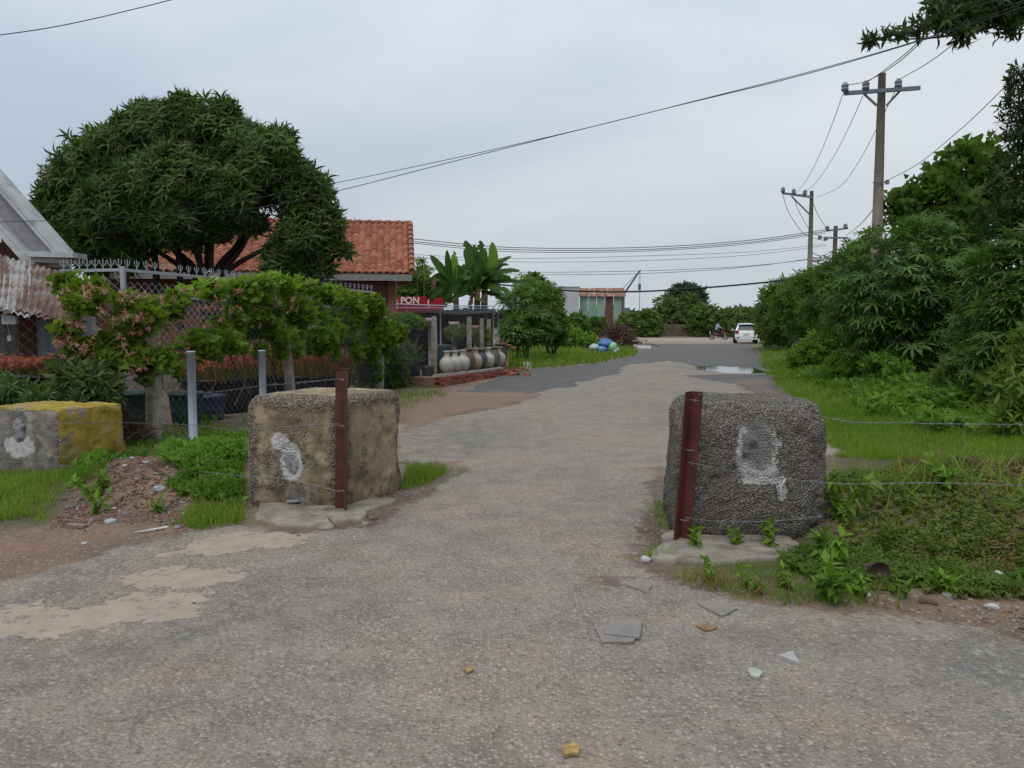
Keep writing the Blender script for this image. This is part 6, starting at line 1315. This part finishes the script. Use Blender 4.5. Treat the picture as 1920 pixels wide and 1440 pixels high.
# ------------------------------------------------------------------ stones, rubble and litter
def rock_mesh(nm, mat, seed, sub=2):
    bm = bmesh.new(); bmesh.ops.create_icosphere(bm, subdivisions=sub, radius=1); V = np.array([v.co[:] for v in bm.verts]); F = [tuple(v.index for v in f.verts) for f in bm.faces]; bm.free()
    V = V * (1 + .5 * (vnoise(V + seed * 3.7, 1.1, seed, 2) - .5) * 2)[:, None]; V = np.sign(V) * np.abs(V) ** .8; V[:, 2] *= .6; return make_mesh(nm, V, F, mat)
RKM = [simple('rubble_grey', (.20, .195, .185), .9, .25, 20), simple('rubble_blue', (.27, .31, .33), .8, .2, 20), simple('rubble_white', (.38, .37, .35), .9, .15, 20), simple('rubble_red', (.19, .08, .055), .9, .3, 20), simple('rubble_brown', (.12, .085, .065), .9, .3, 20)]
ROCKS = [[rock_mesh('stone', mt, 10 * i + k, 2) for k in range(3)] for i, mt in enumerate(RKM)]
cn = ('grey', 'bluish grey', 'whitish', 'brick red', 'brown')
STONES = ((250, 905, .05, 1), (275, 913, .035, 1), (300, 920, .025, 2), (283, 893, .04, 3), (237, 925, .025, 2), (258, 940, .035, 0), (207, 980, .045, 1), (215, 955, .025, 2), (300, 944, .05, 1), (220, 890, .05, 0), (345, 965, .03, 0), (390, 940, .03, 3), (332, 990, .025, 0), (147, 1127, .022, 0), (158, 1020, .02, 2), (540, 1047, .016, 0), (363, 1135, .02, 4), (560, 1008, .022, 4), (1712, 1090, .04, 3), (1625, 1118, .03, 2), (1780, 1120, .04, 0), (1860, 1140, .035, 2), (1740, 1130, .045, 4), (700, 975, .035, 4), (685, 985, .03, 0), (540, 948, .02, 2), (1870, 1097, .045, 1), (1885, 890, .06, 1), (1850, 885, .05, 2), (1210, 1050, .04, 2), (1190, 1040, .03, 0))
def where_(px, py): return 'on the rubble mound' if px < 470 and py < 1000 else ('on the left part of the road' if px < 640 and py > 1000 else ('by the slab of the tan block' if px < 800 else ('beside the leaning steel post' if px < 1300 else ('on top of the mound' if py < 900 else 'at the foot of the weedy mound'))))
for i, (px, py, sz, mi_) in enumerate(STONES):
    b = gb(px, py); o = inst('stone', ROCKS[mi_][i % 3], None, b + (0, 0, sz * .25), (0, 0, RNG.uniform(0, 6)), sz * np.array((1, RNG.uniform(.6, 1), RNG.uniform(.6, 1))))
    w_ = where_(px, py); same = sorted([q for q in STONES if q[3] == mi_ and where_(*q[:2]) == w_], key=lambda q: q[1]); k = same.index((px, py, sz, mi_))
    od = '' if len(same) == 1 else (('nearest ' if k == len(same) - 1 else 'farthest ') if k in (0, len(same) - 1) else ('second farthest ', 'third farthest ', 'fourth farthest ')[k - 1])
    tag(o, '%s%s stone lying %s' % (od, cn[mi_], w_), 'stone', 'loose stones')
# broken brick crumbs and gravel: too many to count
def crumbs(name, label, polys, ns, smin, smax, mats, seed, road_only=False, lift=.3):
    bm = bmesh.new(); bmesh.ops.create_icosphere(bm, subdivisions=1, radius=1); tv_ = np.array([v.co[:] for v in bm.verts]); tf_ = np.array([[v.index for v in f.verts] for f in bm.faces]); bm.free(); tv_ = tv_ * (1 + .3 * (vnoise(tv_ * 3, 1.3, seed) - .5) * 2)[:, None] * (1, .8, .55)
    p = np.concatenate([sample_px(q, n_) for q, n_ in zip(polys, ns)]); g = on_ground(p); sc = smin + (smax - smin) * RNG.random(len(p)) ** 2.5; g[:, 2] += sc * lift - .006
    rot = rot_to(RNG.normal(0, 1, (len(p), 3)) * (1, 1, .25), RNG.normal(0, .3, len(p))); V, F, k = inst_mesh((tv_, tf_), g, rot, sc); mi = np.repeat(RNG.integers(0, len(mats), len(p)), len(tf_))
    o = obj(name, V, F, mats, None, False, None, 'stuff', mi); o['label'] = label; o['category'] = 'gravel'
crumbs('brick_rubble', 'crumbled red brick and stone chips on the mound left of the tan block', [[(90, 990), (360, 990), (450, 940), (440, 830), (380, 830), (220, 900), (110, 950)]], [6500], .003, .024, [RKM[4], RKM[3], RKM[4], RKM[4], RKM[3], RKM[3], RKM[4], RKM[0]], 3, lift=.0)
crumbs('gravel', 'loose gravel along the road edge by the weedy mound', [[(1250, 1095), (1480, 1135), (1960, 1150), (1960, 1330), (1650, 1230), (1330, 1140)], [(1190, 1050), (1260, 1090), (1262, 950), (1225, 900), (1200, 1000)]], [4200, 500], .0025, .013, [RKM[0], RKM[4], RKM[4], RKM[0], RKM[3]], 4, lift=.1)
crumbs('gravel', 'loose gravel beside the slab of the tan block', [[(690, 985), (760, 935), (870, 880), (830, 870), (770, 905), (640, 985)], [(440, 985), (560, 1000), (700, 990), (600, 1008)]], [700, 350], .003, .014, [RKM[0], RKM[4], RKM[0], RKM[4]], 5, lift=.1)
crumbs('gravel', 'scattered stone chips on the road surface', [[(0, 1440), (1920, 1440), (1920, 1200), (1200, 1100), (1150, 900), (900, 900), (600, 1020), (0, 1220)]], [3200], .002, .007, [RKM[0], RKM[4], RKM[0], RKM[4], RKM[2]], 6, lift=.75)
# flat shards lying on the road
M_SHARD = simple('grey_tile_shard', (.215, .198, .178), .9, .15, 12, 0, .4, .2, (.16, .148, .135))
def shard(pts, label, th=.007, mat=M_SHARD, z=.014, name='tile_shard', cat='tile shard'):
    poly = []
    for i in range(len(pts)):
        a = G(*pts[i])[:2]; b = G(*pts[(i + 1) % len(pts)])[:2]
        for f in (0, .3, .62): poly.append(a + (b - a) * f + RNG.normal(0, .004, 2))
    m = MB(); m.prism(poly[::-1], z - .004, z + th); c = np.mean(poly, 0); o = m.build(name, mat, None, origin=(c[0], c[1], z)); tag(o, label, cat)
ZG = .02
shard([(1171, 1103), (1178, 1098), (1223, 1101), (1214, 1120)], 'grey tile shard beside the brown hole in the road', z=ZG)
shard([(1311, 1141), (1348, 1137), (1382, 1150), (1352, 1163)], 'diamond-shaped grey tile shard nearest the grassy edge', z=ZG)
shard([(1138, 1182), (1150, 1172), (1203, 1174), (1200, 1207), (1132, 1200)], 'largest grey tile shard lying in the middle of the road', z=ZG + .006)
shard([(1116, 1186), (1140, 1180), (1190, 1205), (1190, 1214), (1130, 1214)], 'lower tile shard sticking out under the largest one', z=ZG)
shard([(1456, 1238), (1488, 1231), (1497, 1252), (1482, 1249)], 'pale triangular shard on the gravelly right side of the road', .01, simple('pale_shard', (.32, .315, .305), .7, .1), ZG)
shard([(1401, 1266), (1415, 1262), (1428, 1268), (1422, 1280), (1408, 1277)], 'greenish white plastic scrap near the pale triangular shard', .006, simple('plastic_scrap', (.33, .36, .31), .5, .2), ZG, 'plastic_scrap', 'litter')
shard([(1052, 1412), (1070, 1406), (1088, 1410), (1085, 1424), (1062, 1428)], 'crumpled yellow-brown dry leaf at the bottom of the road', .008, simple('dry_leaf', (.30, .20, .075), .8, .4, 40), ZG, 'dry_leaf', 'leaf')
shard([(872, 1260), (884, 1258), (888, 1266), (876, 1270)], 'small yellowish leaf lying on the road below the centre', .006, simple('dry_leaf2', (.28, .20, .08), .8, .3, 30), ZG, 'dry_leaf', 'leaf')
shard([(1305, 1182), (1325, 1177), (1345, 1186), (1322, 1191)], 'orange-brown flattened leaf on the road right of the largest shard', .004, simple('orange_leaf', (.20, .115, .06), .8, .4, 40), ZG, 'dry_leaf', 'leaf')
m = MB(); a, b = gb(252, 1004), gb(314, 993); m.tube([a + (0, 0, .02), b + (0, 0, .02)], .007, 6); o = m.build('white_stick', simple('white_stick', (.6, .58, .55), .7), None, True, origin=a); tag(o, 'thin white stick lying on the dirt left of the tan block', 'stick')
m = MB(); a, b = gb(128, 987), gb(160, 990); m.bar(a + (0, 0, .015), b + (0, 0, .015), .05, .02); o = m.build('wood_scrap', M_TWIGP, None, origin=a); tag(o, 'short flat wood scrap at the edge of the rubble', 'wood scrap')
m = MB(); c = gb(1640, 1092) + (0, -.02, .05); m.tube([c + (0, -.03, .02), c + (.015, .09, -.01)], (.062, .055), 16); m.tube([c + (.0, -.034, .02), c + (0, -.028, .02)], (.07, .07), 16)
o = m.build('rusty_can', simple('rusty_can', (.075, .045, .035), .8, .3, 12), None, True, origin=c); tag(o, 'rusty brown can half sunk in the weeds at the road edge', 'can')
m = MB(); c = gb(1868, 1098); m.box(c + (0, 0, .04), (.05, .05, .09), None, 0, .85); o = m.build('plastic_cup', simple('mint_plastic', (.38, .46, .43), .5), None, origin=c); tag(o, 'pale mint plastic cup in the weeds at the right edge', 'cup')

# ------------------------------------------------------------------ utility poles and wires
M_POLE = simple('utility_pole_concrete', (.30, .255, .21), .9, .2, 2.5, 0, .4, .2, (.22, .19, .16))
M_ARM = simple('crossarm_steel', (.13, .15, .18), .6, .2); M_INS = simple('insulator_porcelain', (.17, .18, .19), .3, .2)
def insulator(p, t, h=.24, r=.085):
    m = MB(); m.lathe([(.01, 0), (.03, 0), (.03, h * .15), (r, h * .2), (r, h * .45), (r * .75, h * .5), (r, h * .58), (r, h * .8), (r * .6, h * .86), (r * .55, h), (.01, h)], p, 12); m.build('insulator', M_INS, t, True)
t = thing('utility_pole', (*P(1640, 605, 19.4)[:2], 0), 'tall near concrete utility pole with full crossarm and three insulators', 'utility pole', 'concrete utility poles')
b = np.array(t.location); tp_ = P(1654, 138, 19.4); m = MB(); m.tube([b - (0, 0, .2), tp_], (.17, .085), 16); m.build('shaft', M_POLE, t, True)
m = MB(); L1, R1 = P(1583, 175, 19.25), P(1725, 165, 19.1); m.bar(L1, R1, .07, .09); m.build('crossarm', M_ARM, t)
for (x0, y0, x1, y1) in ((1620, 176, 1644, 198), (1688, 170, 1662, 198)): m = MB(); m.bar(P(x0, y0, 19.22), P(x1, y1, 19.25), .03, .05); m.build('brace', M_ARM, t)
for (px, py) in ((1584, 174), (1623, 171), (1684, 167)): insulator(P(px, py, 19.2), t)
m = MB(); q = P(1655, 342, 19.25); m.tube([q - (.24, 0, 0), q + (.12, 0, 0)], .015, 6); m.box(q + (.1, -.03, 0), (.07, .07, .1)); m.build('clamp', M_ARM, t)
t = thing('utility_pole', (*P(1516, 605, 38)[:2], 0), 'second concrete utility pole with one-sided crossarm and stay brace', 'utility pole', 'concrete utility poles')
b = np.array(t.location); m = MB(); m.tube([b - (0, 0, .2), P(1522, 358, 38)], (.17, .085), 14); m.build('shaft', M_POLE, t, True)
m = MB(); m.bar(P(1466, 362, 37.85), P(1525, 370, 37.85), .07, .1); m.build('crossarm', M_ARM, t); m = MB(); m.bar(P(1484, 368, 37.85), P(1519, 403, 37.85), .05, .06); m.build('brace', M_ARM, t)
for (px, py) in ((1468, 362), (1488, 365), (1509, 367)): insulator(P(px, py, 37.85), t, .28, .10)
t = thing('utility_pole', (*P(1560, 605, 52)[:2], 0), 'farthest utility pole with two crossarms and cable clutter', 'utility pole', 'concrete utility poles')
b = np.array(t.location); m = MB(); m.tube([b - (0, 0, .2), P(1567, 424, 52)], (.2, .13), 12); m.build('shaft', M_POLE, t, True)
for (x0, y0, x1, y1) in ((1549, 433, 1590, 428), (1545, 446, 1590, 446)): m = MB(); m.bar(P(x0, y0, 51.8), P(x1, y1, 51.8), .08, .11); m.build('crossarm', M_ARM, t)
for (px, py) in ((1551, 432), (1585, 428), (1537, 450), (1548, 452)): insulator(P(px, py, 51.75), t, .3, .14)
m = MB(); m.tube(spline([P(1560, 500, 51.8), P(1545, 490, 51.2), P(1532, 489, 51)], 8), .03, 6); m.box(P(1530, 489, 51), (.6, .2, .1)); m.build('street_lamp_arm', M_ARM, t)
m = MB()
for k in range(5): m.tube(spline([P(1516, 470 + 8 * k, 38), P(1540, 480 + 7 * k, 45), P(1562, 470 + 5 * k, 51.8)], 8), .02, 4)
m.build('cable_clutter', M_CABLE, t, kind='stuff')
def wire(label, pts, r=.0085, grp='overhead wires'):
    q = spline([P(*p) for p in pts], 40); V, F = tube(q, r, 5); o = obj('overhead_wire', V, F, M_CABLE, None, True, origin=q[0]); tag(o, label, 'wire', grp)
wire('wire cutting across the top left corner of the sky', [(-60, 74, 9), (120, 47, 9.2), (320, 0, 9.6), (420, -30, 9.8)], .0055)
wire('lower of the two long wires sweeping from the mango tree to the top right', [(-60, 418, 15), (240, 408, 15), (480, 390, 14.6), (625, 360, 14), (900, 290, 13), (1250, 203, 11.8), (1500, 142, 11), (1740, 72, 10.2), (1990, -10, 9.4)], .0062)
wire('upper of the two long wires sweeping from the mango tree to the top right', [(320, 398, 15), (480, 372, 14.8), (615, 346, 14.2), (850, 297, 13.2), (1100, 240, 12.4), (1300, 190, 11.7), (1520, 134, 11), (1740, 70, 10.3), (1990, -20, 9.5)], .0055)
wire('wire from the left insulator of the near pole up to the top right', [(1584, 160, 19.2), (1625, 152, 17), (1680, 120, 14.5), (1740, 65, 12), (1790, 0, 10.4), (1830, -60, 9.6)])
wire('wire from the middle insulator of the near pole up to the top right', [(1623, 156, 19.2), (1660, 130, 16.5), (1712, 88, 13.5), (1770, 20, 11), (1810, -50, 9.8)])
wire('wire from the right insulator of the near pole up to the top right', [(1684, 150, 19.1), (1740, 118, 16.2), (1800, 72, 13.6), (1880, 0, 11.2), (1940, -60, 10)])
wire('wire rising from the clamp of the near pole to the right edge', [(1658, 341, 19.2), (1720, 308, 17), (1790, 252, 15), (1860, 187, 13), (1930, 112, 11.5), (1990, 40, 10.6)], .007)
wire('left sagging wire between near and second pole', [(1582, 172, 19.3), (1562, 228, 23), (1538, 288, 28), (1512, 338, 33), (1490, 366, 37.8)])
wire('middle sagging wire between near and second pole', [(1618, 180, 19.3), (1592, 238, 23), (1564, 292, 28), (1530, 342, 33), (1500, 366, 37.8)])
wire('right sagging wire between near and second pole', [(1680, 168, 19.3), (1645, 238, 22), (1612, 300, 26), (1575, 350, 31), (1530, 370, 37.8)])
wire('low wire from the near pole towards the farthest pole', [(1650, 372, 19.4), (1630, 402, 25), (1605, 428, 35), (1585, 442, 51.8)], .014)
wire('left wire dropping from second to farthest pole', [(1468, 366, 37.9), (1480, 400, 41), (1510, 440, 46), (1548, 452, 51.7)], .014)
wire('right wire dropping from second to farthest pole', [(1488, 370, 37.9), (1500, 400, 41), (1520, 432, 46), (1550, 448, 51.7)], .014)
wire('slack wire beside the second pole shaft', [(1522, 375, 38), (1535, 405, 42), (1552, 432, 51.6)], .014)
for k, (y0, y1, y2, y3, rr, lb) in enumerate(((448, 462, 464, 434, .022, 'topmost of the three close wires crossing behind the banana leaves'), (453, 466, 468, 437, .022, 'middle of the three close wires crossing behind the banana leaves'), (456, 470, 471, 440, .018, 'lowest of the three close wires crossing behind the banana leaves'),
        (477, 483, 480, 461, .012, 'thin wire below the three close wires'), (482, 489, 489, 464, .012, 'second thin wire below the three close wires'), (500, 508, 508, 486, .014, 'upper thin wire just above the crane tip'), (503, 512, 513, 484, .014, 'lower thin wire just above the crane tip'))):
    wire(lb, [(700, y0 - 8, 46), (775, y0, 46), (960, y1 + 2, 47), (1200, y2, 48), (1400, (y2 + y3) / 2 + 2, 50), (1548, y3 - 3, 51.8)], rr)
wire('thick black cable sagging across the sky in front of the green shed', [(900, 530, 44), (1050, 544, 42), (1180, 547, 41), (1300, 541, 40), (1420, 531, 39), (1516, 520, 38)], .045)
